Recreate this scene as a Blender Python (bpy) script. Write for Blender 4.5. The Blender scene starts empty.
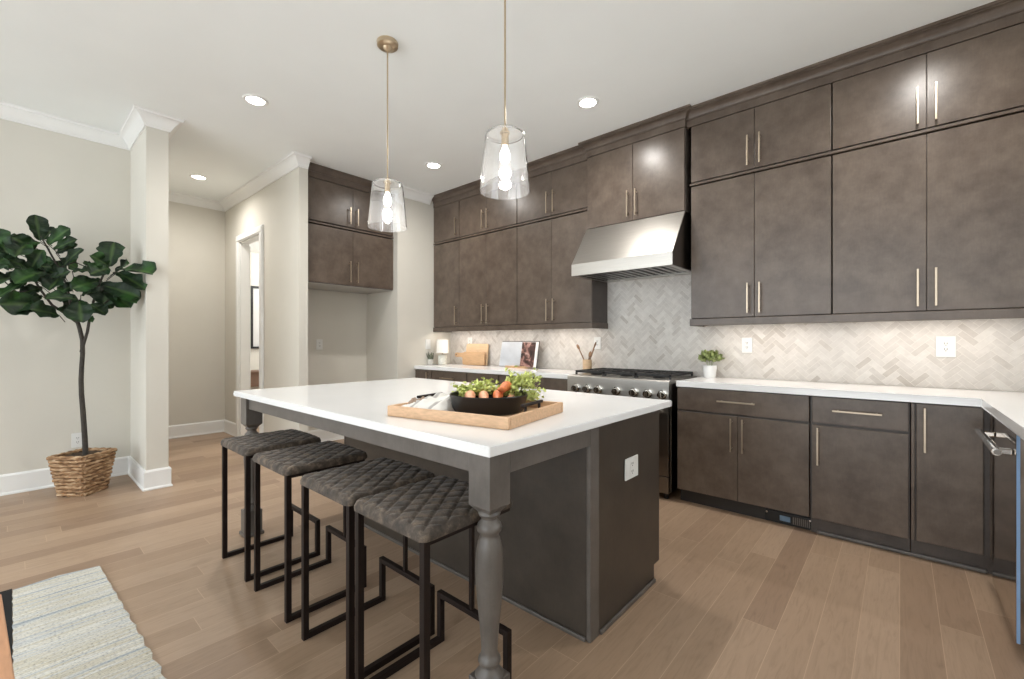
import bpy, bmesh, math, random
from mathutils import Vector, Matrix, noise
random.seed(7)
S = bpy.context.scene
C = S.collection
PI = math.pi

# ------------------------------------------------------------------ camera, sky, exposure
cam_d = bpy.data.cameras.new('camera')
cam = bpy.data.objects.new('camera', cam_d); C.objects.link(cam)
cam.location = (0, 0, 1.227)
cam.rotation_euler = (PI/2, 0, math.radians(41.358))
cam_d.sensor_width = 36.0
cam_d.lens = 441.18/1024*36
cam_d.shift_y = 2.36/1024
cam_d.clip_start = 0.02
S.camera = cam
S.view_settings.view_transform = 'Standard'
S.view_settings.look = 'None'
S.view_settings.gamma = 1
S.view_settings.use_curve_mapping = False
S.view_settings.exposure = 0.52
W = bpy.data.worlds.new('daylight'); S.world = W
W.use_nodes = True
W.node_tree.nodes['Background'].inputs[0].default_value = (0.90, 0.96, 1.0, 1)
W.node_tree.nodes['Background'].inputs[1].default_value = 2.6
SPOT_W = 62.0
PEND_W = 9.0
STRIP_W = 1.45

# ------------------------------------------------------------------ materials
def lin(c):
    c = c/255.0
    return c/12.92 if c <= .04045 else ((c+.055)/1.055)**2.4
def rgb(r, g, b): return (lin(r), lin(g), lin(b), 1)
class NT:
    def __init__(s, name):
        s.m = bpy.data.materials.new(name); s.m.use_nodes = True
        s.t = s.m.node_tree; s.b = s.t.nodes['Principled BSDF']
    def n(s, typ, **kw):
        o = s.t.nodes.new(typ)
        for k, v in kw.items():
            if k.startswith('i_'):
                key = k[2:]
                o.inputs[int(key) if key.isdigit() else key.replace('_', ' ')].default_value = v
            else: setattr(o, k, v)
        return o
    def l(s, a, ao, b, bi): s.t.links.new(a.outputs[ao], b.inputs[bi])
    def pos(s, scale=(1, 1, 1), rot=(0, 0, 0)):
        g = s.n('ShaderNodeNewGeometry'); m = s.n('ShaderNodeMapping')
        m.inputs['Scale'].default_value = scale; m.inputs['Rotation'].default_value = rot
        s.l(g, 'Position', m, 'Vector'); return m
    def mix(s, fac, a, b, blend='MIX'):
        m = s.n('ShaderNodeMix', data_type='RGBA', blend_type=blend)
        for inp, v in ((0, fac), (6, a), (7, b)):
            if isinstance(v, tuple) and len(v) == 2 and hasattr(v[0], 'outputs'): s.t.links.new(v[0].outputs[v[1]], m.inputs[inp])
            else: m.inputs[inp].default_value = v
        return m
    def ramp(s, src, out, stops):
        r = s.n('ShaderNodeValToRGB'); e = r.color_ramp.elements
        while len(e) < len(stops): e.new(.5)
        for el, (p, c) in zip(e, stops): el.position = p; el.color = c
        s.l(src, out, r, 'Fac'); return r
def plain(name, col, rough=.5, metal=0, vary=0.06, scale=8, bump=0, coat=0, stretch=(1, 1, 1)):
    k = NT(name); b = k.b
    b.inputs['Roughness'].default_value = rough; b.inputs['Metallic'].default_value = metal
    if coat: b.inputs['Coat Weight'].default_value = coat; b.inputs['Coat Roughness'].default_value = .15
    p = k.pos(stretch); nz = k.n('ShaderNodeTexNoise', i_Scale=scale, i_Detail=4.0)
    k.l(p, 0, nz, 'Vector')
    d = tuple(max(0, c*(1-vary)) for c in col[:3])+(1,); u = tuple(min(1, c*(1+vary)) for c in col[:3])+(1,)
    r = k.ramp(nz, 'Fac', [(.3, d), (.7, u)]); k.l(r, 'Color', b, 'Base Color')
    if bump:
        bp = k.n('ShaderNodeBump', i_Strength=bump, i_Distance=.002); k.l(nz, 'Fac', bp, 'Height'); k.l(bp, 'Normal', b, 'Normal')
    return k.m
def cab_mat(name, dark, light, rough=.33, grain=(9, 9, 1.2)):
    k = NT(name); b = k.b
    p = k.pos(); a = k.n('ShaderNodeTexNoise', i_Scale=7.0, i_Detail=8.0, i_Roughness=.66); k.l(p, 0, a, 'Vector')
    p2 = k.pos(grain); g = k.n('ShaderNodeTexNoise', i_Scale=14.0, i_Detail=6.0, i_Roughness=.6); k.l(p2, 0, g, 'Vector')
    r1 = k.ramp(a, 'Fac', [(.32, dark), (.68, light)])
    r2 = k.ramp(g, 'Fac', [(.3, (.93, .93, .93, 1)), (.7, (1.05, 1.05, 1.05, 1))])
    m = k.mix(1.0, (r1, 'Color'), (r2, 'Color'), 'MULTIPLY'); k.l(m, 2, b, 'Base Color')
    rr = k.ramp(a, 'Fac', [(.3, (rough-.01,)*3+(1,)), (.7, (rough+.015,)*3+(1,))]); k.l(rr, 'Color', b, 'Roughness')
    return k.m
def emis(name, col, st):
    k = NT(name); k.b.inputs['Base Color'].default_value = col
    k.b.inputs['Emission Color'].default_value = col; k.b.inputs['Emission Strength'].default_value = st
    return k.m
M = {}
M['wall'] = plain('warm_wall_paint', rgb(210, 206, 196), .75, vary=.015, scale=3)
M['ceil'] = plain('ceiling_paint', rgb(240, 243, 242), .85, vary=.01, scale=3)
M['trim'] = plain('white_trim_paint', rgb(234, 234, 232), .4, vary=.01)
M['cab'] = cab_mat('brown_stained_maple', rgb(77, 65, 56), rgb(103, 90, 79), .31)
M['cabdark'] = cab_mat('deep_brown_stain', rgb(66, 58, 53), rgb(84, 75, 69), .4)  # darker stain used on carcasses and some toe kicks
M['island'] = cab_mat('island_grey_brown_stain', rgb(60, 53, 47), rgb(74, 66, 58), .38)
M['islandleg'] = cab_mat('grey_stained_leg_wood', rgb(88, 83, 78), rgb(106, 100, 95), .36)
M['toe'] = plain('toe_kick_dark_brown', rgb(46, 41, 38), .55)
M['underside'] = plain('grey_cabinet_underside', rgb(176, 174, 170), .6)
M['strip'] = plain('blue_daylight_tint', rgb(140, 172, 210), .35)  # reflected daylight on the dishwasher door edge, painted as pale blue
M['quartz'] = plain('white_quartz', rgb(236, 236, 236), .16, vary=.02, scale=2.5)
M['brass'] = plain('champagne_bronze', rgb(200, 182, 156), .3, 1, vary=.04, scale=20)
M['nickel'] = plain('brushed_handle_metal', rgb(180, 165, 146), .34, 1, vary=.04, scale=20)
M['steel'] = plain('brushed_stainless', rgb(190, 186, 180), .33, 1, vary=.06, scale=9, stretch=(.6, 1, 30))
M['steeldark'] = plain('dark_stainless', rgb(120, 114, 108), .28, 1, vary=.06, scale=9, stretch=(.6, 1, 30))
M['chrome'] = plain('polished_steel', rgb(222, 220, 216), .1, 1, vary=.02)
M['blackglass'] = plain('black_glossy_steel', rgb(178, 168, 158), .06, 1, vary=.02)
M['iron'] = plain('cast_iron_black', rgb(28, 27, 27), .5, 0, vary=.1, scale=60, bump=.1)
M['pan'] = plain('matte_black_enamel', rgb(13, 13, 14), .38, 0, vary=.1, scale=40)
M['blackmetal'] = plain('bronze_black_metal', rgb(30, 21, 18), .5, 0, vary=.08)
M['blackmetal'].node_tree.nodes['Principled BSDF'].inputs['Specular IOR Level'].default_value = .25
M['black'] = plain('satin_black', rgb(18, 17, 17), .4)
M['matblack'] = plain('matte_black_sheet', rgb(9, 8, 8), .95)
M['filter'] = plain('hood_baffle_steel', rgb(150, 148, 145), .3, 1)
M['plastic'] = plain('white_plastic', rgb(226, 226, 223), .4, vary=.01)
M['slot'] = plain('outlet_slot_grey', rgb(70, 70, 68), .5)
M['bamboo'] = plain('tray_oak', rgb(206, 168, 132), .5, vary=.12, scale=10, stretch=(2, 12, 12))
M['boardpale'] = plain('pale_beech', rgb(214, 184, 148), .5, vary=.1, scale=9, stretch=(1.5, 8, 12))
M['boardtan'] = plain('tan_beech', rgb(198, 162, 124), .5, vary=.12, scale=9, stretch=(1.5, 8, 12))
M['spoon'] = plain('spoon_wood', rgb(138, 104, 76), .5, vary=.1)
M['benchwood'] = plain('bench_oak', rgb(196, 146, 110), .45, vary=.12, scale=7, stretch=(1.5, 10, 10))
M['bark'] = plain('trunk_bark', rgb(58, 53, 47), .8, vary=.3, scale=40, bump=.6)
M['soil'] = plain('moss_soil', rgb(70, 56, 42), .95, vary=.4, scale=70, bump=.8)
M['white_ceramic'] = plain('white_ceramic', rgb(240, 240, 238), .3, vary=.01)
M['stone_pot'] = plain('speckled_stone_pot', rgb(196, 193, 186), .7, vary=.15, scale=70)
M['succulent'] = plain('grey_green_succulent', rgb(98, 104, 88), .6, vary=.3, scale=50)
M['pot_leaf'] = plain('fresh_green_leaf', rgb(150, 162, 104), .5, vary=.4, scale=28)
M['shade'] = plain('white_lamp_shade', rgb(246, 243, 236), .7, vary=.01)
M['lampbase'] = plain('ribbed_pale_base', rgb(202, 202, 192), .4, vary=.15, scale=40)
M['paper'] = plain('book_paper', rgb(186, 191, 197), .6, vary=.1, scale=7)
M['cover'] = plain('book_cover_edge', rgb(60, 55, 52), .6)
M['bluegrey'] = plain('vent_blue_film', rgb(110, 136, 160), .3, vary=.15, scale=30)
M['farwood'] = plain('far_dresser_wood', rgb(112, 84, 66), .5, vary=.1)
M['farpic'] = plain('far_picture_paper', rgb(206, 206, 204), .6, vary=.05, scale=3)
M['carrot'] = plain('carrot_orange', rgb(222, 126, 76), .45, vary=.2, scale=45)
M['carrotpale'] = plain('carrot_pale', rgb(226, 164, 128), .45, vary=.2, scale=45)
M['greens'] = plain('carrot_greens', rgb(198, 206, 122), .55, vary=.3, scale=40)
M['vine'] = plain('carrot_stem', rgb(196, 200, 120), .55)
M['lamp_glow'] = emis('lamp_glow', (1, .95, .88, 1), 14)
M['bulb_glow'] = emis('bulb_glow', (1, .95, .88, 1), 5)
M['strip_glow'] = emis('led_strip_glow', (1, .93, .84, 1), 6)

# glass
k = NT('clear_glass'); k.b.inputs['Base Color'].default_value = (1, 1, 1, 1); k.b.inputs['Roughness'].default_value = 0.0
k.b.inputs['Transmission Weight'].default_value = .985; k.b.inputs['IOR'].default_value = 1.45; M['glass'] = k.m

# floor planks (run along Y)
k = NT('oak_plank_floor'); b = k.b
g = k.n('ShaderNodeNewGeometry'); sx = k.n('ShaderNodeSeparateXYZ'); k.l(g, 'Position', sx, 0)
cx = k.n('ShaderNodeCombineXYZ')
ax = k.n('ShaderNodeMath', operation='ADD', i_1=20.0); ay = k.n('ShaderNodeMath', operation='ADD', i_1=20.076)
k.l(sx, 'Y', ax, 0); k.l(sx, 'X', ay, 0)
dv = k.n('ShaderNodeMath', operation='DIVIDE', i_1=.1312); k.l(ay, 0, dv, 0); fl = k.n('ShaderNodeMath', operation='FLOOR'); k.l(dv, 0, fl, 0)
wn_ = k.n('ShaderNodeTexWhiteNoise', noise_dimensions='1D'); k.l(fl, 0, wn_, 'W'); ml = k.n('ShaderNodeMath', operation='MULTIPLY', i_1=1.35); k.l(wn_, 'Value', ml, 0)
a2 = k.n('ShaderNodeMath', operation='ADD'); k.l(ax, 0, a2, 0); k.l(ml, 0, a2, 1); k.l(a2, 0, cx, 'X'); k.l(ay, 0, cx, 'Y')
br = k.n('ShaderNodeTexBrick', offset=0.0, offset_frequency=2, squash=1.0, i_Scale=1.0)
br.inputs['Brick Width'].default_value = 1.35; br.inputs['Row Height'].default_value = .1312
br.inputs['Mortar Size'].default_value = .0015; br.inputs['Mortar Smooth'].default_value = .3; br.inputs['Bias'].default_value = 0
br.inputs['Color1'].default_value = (0, 0, 0, 1); br.inputs['Color2'].default_value = (1, 1, 1, 1); br.inputs['Mortar'].default_value = (.5, .5, .5, 1)
k.l(cx, 0, br, 'Vector')
rp = k.ramp(br, 'Color', [(0, rgb(148, 123, 102)), (.35, rgb(159, 134, 111)), (.7, rgb(164, 139, 116)), (1, rgb(172, 147, 124))])
# per plank offset of the grain
mm = k.n('ShaderNodeVectorMath', operation='MULTIPLY'); mm.inputs[1].default_value = (1.6, 16, 1); k.l(cx, 0, mm, 0)
of = k.n('ShaderNodeVectorMath', operation='SCALE'); of.inputs['Scale'].default_value = 37.0; k.l(br, 'Color', of, 0)
ad = k.n('ShaderNodeVectorMath', operation='ADD'); k.l(mm, 0, ad, 0); k.l(of, 0, ad, 1)
gn = k.n('ShaderNodeTexNoise', i_Scale=2.4, i_Detail=8.0, i_Roughness=.62, i_Distortion=2.2); k.l(ad, 0, gn, 'Vector')
gr = k.ramp(gn, 'Fac', [(.25, (.80, .79, .77, 1)), (.5, (1, 1, 1, 1)), (.75, (1.07, 1.07, 1.07, 1))])
mx = k.mix(1.0, (rp, 'Color'), (gr, 'Color'), 'MULTIPLY')
kn = k.n('ShaderNodeTexNoise', i_Scale=3.3, i_Detail=3.0); k.l(cx, 0, kn, 'Vector')
kr = k.ramp(kn, 'Fac', [(.27, (.8, .78, .76, 1)), (.36, (1, 1, 1, 1))]); mx2 = k.mix(1.0, (mx, 2), (kr, 'Color'), 'MULTIPLY')
seam = k.mix((br, 'Fac'), (mx2, 2), rgb(186, 159, 134)); k.l(seam, 2, b, 'Base Color')  # paler seam colour paints in the light caught by plank bevels
b.inputs['Roughness'].default_value = .42
bp = k.n('ShaderNodeBump', i_Strength=.12, i_Distance=.002); k.l(gn, 'Fac', bp, 'Height'); k.l(bp, 'Normal', b, 'Normal')
M['floor'] = k.m

# backsplash tile: tint attribute per tile
k = NT('marble_herringbone_tile'); b = k.b
at = k.n('ShaderNodeAttribute', attribute_name='tint'); p = k.pos()
nz = k.n('ShaderNodeTexNoise', i_Scale=22.0, i_Detail=5.0); k.l(p, 0, nz, 'Vector')
rp = k.ramp(at, 'Fac', [(0, rgb(184, 177, 169)), (.07, rgb(194, 188, 181)), (.2, rgb(202, 197, 191)), (.7, rgb(209, 204, 198)), (1, rgb(216, 212, 206))])
r2 = k.ramp(nz, 'Fac', [(.3, (.90, .895, .89, 1)), (.7, (1.05, 1.05, 1.05, 1))])
mx = k.mix(1.0, (rp, 'Color'), (r2, 'Color'), 'MULTIPLY'); k.l(mx, 2, b, 'Base Color'); b.inputs['Roughness'].default_value = .4
M['tile'] = k.m
M['grout'] = plain('pale_grout', rgb(222, 218, 211), .8, vary=.03)

# quilted fabric
k = NT('worn_brown_velvet'); b = k.b
p = k.pos(); nz = k.n('ShaderNodeTexNoise', i_Scale=26.0, i_Detail=6.0, i_Roughness=.7); k.l(p, 0, nz, 'Vector')
rp = k.ramp(nz, 'Fac', [(.33, rgb(44, 37, 31)), (.5, rgb(70, 60, 51)), (.7, rgb(116, 101, 86))]); k.l(rp, 'Color', b, 'Base Color')
b.inputs['Roughness'].default_value = .7; b.inputs['Sheen Weight'].default_value = .15; b.inputs['Sheen Roughness'].default_value = .4
M['quilt'] = k.m

# basket weave
k = NT('seagrass_weave'); b = k.b
tc = k.n('ShaderNodeTexCoord'); nz = k.n('ShaderNodeTexNoise', i_Scale=22.0, i_Detail=4.0)
mp = k.n('ShaderNodeMapping'); mp.inputs['Scale'].default_value = (.7, .7, 3.2); k.l(tc, 'Object', mp, 0); k.l(mp, 0, nz, 'Vector')
rp = k.ramp(nz, 'Fac', [(.3, rgb(72, 50, 32)), (.46, rgb(148, 113, 79)), (.62, rgb(186, 156, 122)), (.75, rgb(210, 186, 156))]); k.l(rp, 'Color', b, 'Base Color')
b.inputs['Roughness'].default_value = .8; M['weave'] = k.m

# rug: stripes across its length
k = NT('striped_woven_rug'); b = k.b
p1 = k.pos((24, .5, 1), (0, 0, -.04)); n1 = k.n('ShaderNodeTexNoise', i_Scale=1.0, i_Detail=4.0, i_Roughness=.75); k.l(p1, 0, n1, 'Vector')
r1 = k.ramp(n1, 'Fac', [(.3, rgb(122, 132, 138)), (.4, rgb(170, 176, 180)), (.47, rgb(210, 209, 204)), (.53, rgb(190, 183, 162)), (.6, rgb(218, 217, 212)), (.67, rgb(150, 159, 166)), (.78, rgb(208, 206, 198))])
p2 = k.pos((210, 95, 1)); n2 = k.n('ShaderNodeTexNoise', i_Scale=1.0, i_Detail=2.0); k.l(p2, 0, n2, 'Vector')
r2 = k.ramp(n2, 'Fac', [(.34, (.42, .45, .50, 1)), (.46, (.95, .95, .95, 1)), (.7, (1.06, 1.06, 1.04, 1))])
mx = k.mix(.75, (r1, 'Color'), (r2, 'Color'), 'MULTIPLY'); k.l(mx, 2, b, 'Base Color'); b.inputs['Roughness'].default_value = .985
bp = k.n('ShaderNodeBump', i_Strength=.6, i_Distance=.004); k.l(n2, 'Fac', bp, 'Height'); k.l(bp, 'Normal', b, 'Normal')
M['rug'] = k.m

# leaf
k = NT('fig_leaf_green'); b = k.b
p = k.pos(); nz = k.n('ShaderNodeTexNoise', i_Scale=7.0, i_Detail=3.0); k.l(p, 0, nz, 'Vector')
rp = k.ramp(nz, 'Fac', [(.3, rgb(16, 31, 19)), (.52, rgb(25, 47, 25)), (.72, rgb(50, 88, 38))])
at = k.n('ShaderNodeAttribute', attribute_name='vein'); mv = k.mix((at, 'Fac'), (rp, 'Color'), rgb(112, 140, 78)); k.l(mv, 2, b, 'Base Color')
b.inputs['Roughness'].default_value = .5; b.inputs['Specular IOR Level'].default_value = .3
M['leaf'] = k.m

# towel
k = NT('striped_linen'); b = k.b
tc = k.n('ShaderNodeTexCoord'); wv = k.n('ShaderNodeTexWave', i_Scale=3.2, i_Distortion=.6); wv.bands_direction = 'X'; k.l(tc, 'Object', wv, 'Vector')
rp = k.ramp(wv, 'Fac', [(.0, rgb(226, 224, 219)), (.86, rgb(224, 222, 217)), (.95, rgb(180, 178, 174)), (1, rgb(168, 165, 161))]); k.l(rp, 'Color', b, 'Base Color')
b.inputs['Roughness'].default_value = .9; M['linen'] = k.m
M['taupe'] = plain('taupe_linen', rgb(150, 128, 110), .9, vary=.15, scale=30)

# printed food photograph
k = NT('printed_food_photo'); b = k.b
p = k.pos(); nz = k.n('ShaderNodeTexNoise', i_Scale=11.0, i_Detail=5.0, i_Distortion=.8); k.l(p, 0, nz, 'Vector')
rp = k.ramp(nz, 'Fac', [(.35, rgb(44, 35, 33)), (.5, rgb(84, 62, 58)), (.58, rgb(160, 122, 114)), (.72, rgb(206, 184, 176))]); k.l(rp, 'Color', b, 'Base Color')
b.inputs['Roughness'].default_value = .35; M['photo'] = k.m

# ------------------------------------------------------------------ mesh helpers
class MB:
    def __init__(s): s.bm = bmesh.new()
    def box(s, x0, x1, y0, y1, z0, z1, bev=0, seg=2, mat=None):
        old = set(s.bm.faces); v = bmesh.ops.create_cube(s.bm, size=1)['verts']
        bmesh.ops.scale(s.bm, vec=(abs(x1-x0), abs(y1-y0), abs(z1-z0)), verts=v)
        bmesh.ops.translate(s.bm, vec=((x0+x1)/2, (y0+y1)/2, (z0+z1)/2), verts=v)
        if mat is not None: bmesh.ops.transform(s.bm, matrix=mat, verts=v)
        if bev:
            e = list({e for q in v for e in q.link_edges})
            bmesh.ops.bevel(s.bm, geom=e, offset=bev, segments=seg, profile=.5, affect='EDGES')
        for f in s.bm.faces:
            if f not in old: f.material_index = 1          # marks flat-shaded faces until build()
        return s
    def cone(s, p0, p1, r0, r1, seg=16, caps=True):
        p0, p1 = Vector(p0), Vector(p1); d = p1-p0
        v = bmesh.ops.create_cone(s.bm, cap_ends=caps, segments=seg, radius1=r0, radius2=r1, depth=d.length)['verts']
        m = Matrix.Translation((p0+p1)/2) @ d.to_track_quat('Z', 'Y').to_matrix().to_4x4()
        bmesh.ops.transform(s.bm, matrix=m, verts=v); return s
    def cyl(s, p0, p1, r, seg=16): return s.cone(p0, p1, r, r, seg)
    def sph(s, c, r, sc=(1, 1, 1), seg=16):
        v = bmesh.ops.create_uvsphere(s.bm, u_segments=seg, v_segments=max(6, seg//2), radius=r)['verts']
        bmesh.ops.scale(s.bm, vec=sc, verts=v); bmesh.ops.translate(s.bm, vec=c, verts=v); return s
    def lathe(s, prof, c=(0, 0, 0), seg=32, close=False):
        rings = []
        for r, z in prof:
            if r < 1e-6: rings.append([s.bm.verts.new((c[0], c[1], c[2]+z))])
            else: rings.append([s.bm.verts.new((c[0]+r*math.cos(2*PI*i/seg), c[1]+r*math.sin(2*PI*i/seg), c[2]+z)) for i in range(seg)])
        if close: rings.append(rings[0])
        for a, b in zip(rings, rings[1:]):
            for i in range(seg):
                j = (i+1) % seg
                f = [a[i % len(a)], a[j % len(a)], b[j % len(b)], b[i % len(b)]]
                q = []
                for t in f:
                    if t not in q: q.append(t)
                if len(q) > 2: s.bm.faces.new(q)
        return s
    def tube(s, path, r, seg=8, caps=True):
        path = [Vector(p) for p in path]; rings = []; up = None
        for i, p in enumerate(path):
            d = (path[min(i+1, len(path)-1)]-path[max(i-1, 0)]).normalized()
            if up is None: up = d.orthogonal().normalized()
            a = (up-d*up.dot(d)).normalized(); up = a; b = d.cross(a)
            rr = r(i/(len(path)-1)) if callable(r) else r
            rings.append([s.bm.verts.new(p+a*rr*math.cos(2*PI*j/seg)+b*rr*math.sin(2*PI*j/seg)) for j in range(seg)])
        for a, b in zip(rings, rings[1:]):
            for j in range(seg): s.bm.faces.new((a[j], a[(j+1) % seg], b[(j+1) % seg], b[j]))
        if caps: s.bm.faces.new(rings[0][::-1]); s.bm.faces.new(rings[-1])
        return s
    def prism(s, poly, axis, a, b):
        """poly of 2-D points extruded along axis ('x','y','z') from a to b"""
        def P(u, v, t): return {'x': (t, u, v), 'y': (u, t, v), 'z': (u, v, t)}[axis]
        A = [s.bm.verts.new(P(u, v, a)) for u, v in poly]; B = [s.bm.verts.new(P(u, v, b)) for u, v in poly]
        s.bm.faces.new(A); s.bm.faces.new(B[::-1])
        for i in range(len(poly)):
            j = (i+1) % len(poly); s.bm.faces.new((A[j], A[i], B[i], B[j]))
        return s
    def sweep(s, path, prof):
        """closed profile (offset to the right of travel, z) swept along a plan polyline with mitred corners"""
        n = len(path); rings = []
        for i, (x, y) in enumerate(path):
            def nrm(a, b):
                d = Vector((b[0]-a[0], b[1]-a[1])).normalized(); return Vector((d.y, -d.x))
            if i == 0: m = nrm(path[0], path[1])
            elif i == n-1: m = nrm(path[-2], path[-1])
            else:
                a, b = nrm(path[i-1], path[i]), nrm(path[i], path[i+1]); m = (a+b)/(1+a.dot(b))
            rings.append([s.bm.verts.new((x+m.x*o, y+m.y*o, z)) for o, z in prof])
        k = len(prof)
        for a, b in zip(rings, rings[1:]):
            for j in range(k): s.bm.faces.new((a[j], a[(j+1) % k], b[(j+1) % k], b[j]))
        s.bm.faces.new(rings[0]); s.bm.faces.new(rings[-1][::-1]); return s
    def build(s, name, mat, parent=None, smooth=True, ang=35):
        bmesh.ops.recalc_face_normals(s.bm, faces=s.bm.faces)
        for f in s.bm.faces: f.smooth = smooth and f.material_index == 0; f.material_index = 0
        me = bpy.data.meshes.new(name); s.bm.to_mesh(me); s.bm.free()
        if smooth:
            sm = [p.use_smooth for p in me.polygons]; me.set_sharp_from_angle(angle=math.radians(ang)); me.polygons.foreach_set('use_smooth', sm)
        me.materials.append(M[mat] if isinstance(mat, str) else mat)
        o = bpy.data.objects.new(name, me); C.objects.link(o)
        if parent: o.parent = parent
        return o
def tag(o, label=None, cat=None, group=None, kind=None):
    for a, v in (('label', label), ('category', cat), ('group', group), ('kind', kind)):
        if v: o[a] = v
    return o
def thing(name, label, cat, loc=(0, 0, 0), rz=0, group=None):
    o = bpy.data.objects.new(name, None); C.objects.link(o); o.empty_display_size = .1
    o.location = loc; o.rotation_euler = (0, 0, rz); return tag(o, label, cat, group)
def st(o): o['kind'] = 'structure'; return o
def copy_tree(o, parent=None):
    c = o.copy(); C.objects.link(c)
    if parent: c.parent = parent
    for ch in list(o.children): copy_tree(ch, c)
    return c
def lamp(name, kind, parent, loc, power, col=(1, .965, .92), **kw):
    d = bpy.data.lights.new(name, kind); d.energy = power; d.color = col
    for a, v in kw.items(): setattr(d, a, v)
    o = bpy.data.objects.new(name, d); C.objects.link(o); o.parent = parent; o.location = loc; return o

# ------------------------------------------------------------------ room shell
YR = 3.957; XF = -4.597; ZC = 3.115; XL = -5.394; XH = -6.948; YD = 1.94; XST = -4.675
st(MB().box(-9.2, 3.2, -3.4, 5.2, -.08, 0).build('floor', 'floor'))
st(MB().box(-9.2, 3.2, -3.4, 5.2, ZC, ZC+.1).build('ceiling', 'ceil'))
st(MB().box(XF-.8, 1.2, YR+.009, YR+.13, 0, ZC).build('wall_back', 'wall'))
st(MB().box(XL-.12, XL, -3.4, .738, 0, ZC).build('wall_left', 'wall'))
st(MB().box(XH-.1, XST, .738, .887, 0, ZC).build('wall_stub', 'wall'))
st(MB().box(XH-.12, XH, .887, YD, 0, ZC).build('wall_hall', 'wall'))
DX0, DX1, DZ = -6.35, -5.62, 2.505
w = MB(); w.box(XH-.12, DX0, YD, YD+.09, 0, ZC); w.box(DX1, XF, YD, YD+.09, 0, ZC); w.box(DX0, DX1, YD, YD+.09, DZ, ZC)
st(w.build('wall_doorway', 'wall'))
st(MB().box(-5.42, -5.306, YD+.09, 3.112, 0, ZC).build('wall_niche', 'wall'))
st(MB().box(-5.42, XF, 3.112, YR+.13, 0, ZC).build('wall_fridge_side', 'wall'))
w = MB(); xr = .985                                                    # right wall with the window over the sink
w.box(xr, xr+.12, -3.4, .9, 0, ZC); w.box(xr, xr+.12, 2.5, YR+.13, 0, ZC); w.box(xr, xr+.12, .9, 2.5, 0, 1.12); w.box(xr, xr+.12, .9, 2.5, 2.45, ZC)
st(w.build('wall_right', 'wall'))
wn = MB()
wn.box(xr-.015, xr+.05, .84, .9, 1.06, 2.51, .004); wn.box(xr-.015, xr+.05, 2.5, 2.56, 1.06, 2.51, .004)
wn.box(xr-.015, xr+.05, .9, 2.5, 1.06, 1.12, .004); wn.box(xr-.015, xr+.05, .9, 2.5, 2.45, 2.51, .004); wn.box(xr+.02, xr+.06, 1.68, 1.72, 1.12, 2.45)
wn = st(wn.build('window_1', 'trim'))
# room beyond the doorway
w = MB(); w.box(-8.12, -8.0, YD+.09, 5.0, 0, 2.75); w.box(-8.0, -5.5, 4.9, 5.0, 0, 2.75)
st(w.build('wall_far_room', 'wall'))
st(MB().box(-8.1, -5.45, YD+.095, 5.0, 2.7, 2.75).build('ceiling_far_room', 'ceil'))

crown = [(0, ZC-.105), (.012, ZC-.105), (.012, ZC-.093), (.022, ZC-.085), (.035, ZC-.06), (.055, ZC-.035), (.078, ZC-.02), (.088, ZC-.018), (.088, ZC-.006), (.095, ZC-.004), (.095, ZC-.0005), (0, ZC-.0005)]
st(MB().sweep([(XL, -3.39), (XL, .738), (XST, .738), (XST, .887), (XH, .887), (XH, YD), (XF, YD), (XF, YD+.088)], crown).build('trim_1', 'trim', ang=25))
st(MB().sweep([(XF, 3.114), (XF, 3.60)], crown).build('trim_2', 'trim', ang=25))
bb = [(0, 0.0005), (.024, .0005), (.024, .012), (.016, .022), (.016, .150), (.008, .165), (0, .165)]
st(MB().sweep([(XL, -3.39), (XL, .738), (XST, .738), (XST, .887), (XH, .887), (XH, YD), (DX0-.075, YD)], bb).build('baseboard_left', 'trim', ang=25))
st(MB().sweep([(DX1+.075, YD), (XF, YD), (XF, YD+.09), (-5.306, YD+.09), (-5.306, 3.112), (XF, 3.112), (XF, 3.34)], bb).build('baseboard_niche', 'trim', ang=25))
# door casing, jamb and open door
d1 = MB()
for x0, x1 in ((DX0-.078, DX0+.004), (DX1-.004, DX1+.078)): d1.box(x0, x1, YD-.022, YD, 0, DZ+.0, .004); d1.box(x0+.012, x1-.012, YD-.03, YD-.02, 0, DZ, .003)
d1.box(DX0-.078, DX1+.078, YD-.022, YD, DZ-.004, DZ+.082, .004); d1.box(DX0-.066, DX1+.066, YD-.03, YD-.02, DZ+.008, DZ+.07, .003)
d1.box(DX0, DX0+.018, YD, YD+.1, 0, DZ, .001); d1.box(DX1-.018, DX1, YD, YD+.1, 0, DZ, .001); d1.box(DX0, DX1, YD, YD+.1, DZ-.018, DZ, .001)
d1 = st(d1.build('door_1', 'trim', ang=25))
ds = MB(); ds.box(0, .73, -.019, .019, .01, DZ-.03, .003)                 # slab from its hinge along local x
for z0, z1 in ((.2, 1.0), (1.15, 2.3)): ds.box(.12, .61, .018, .024, z0, z1, .006)
ds = st(ds.build('door_2', 'trim', ang=25)); ds.location = (DX0-.03, YD+.113, 0); ds.rotation_euler = (0, 0, PI-math.radians(12.0))
MB().cyl((.665, .018, .958), (.665, .07, .958), .011).sph((.665, .075, .958), .028, (1, .7, 1)).cyl((.665, .018, .958), (.665, .026, .958), .03).build('door_knob', 'black', ds)
pf = thing('picture_frame', 'black framed picture seen through the doorway', 'picture', (-7.98, 2.95, 1.116))
w = MB()
for y0, y1, z0, z1 in ((-.36, -.325, 0, 1.03), (.325, .36, 0, 1.03), (-.325, .325, 0, .035), (-.325, .325, .995, 1.03)): w.box(-.018, .02, y0, y1, z0, z1, .003)
w.build('frame', 'black', pf); MB().box(-.015, .0, -.325, .325, .035, .995).build('picture', 'farpic', pf)
dr = thing('console_table', 'brown wooden console below the framed picture in the next room', 'table', (-7.78, 2.95, 0))
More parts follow.
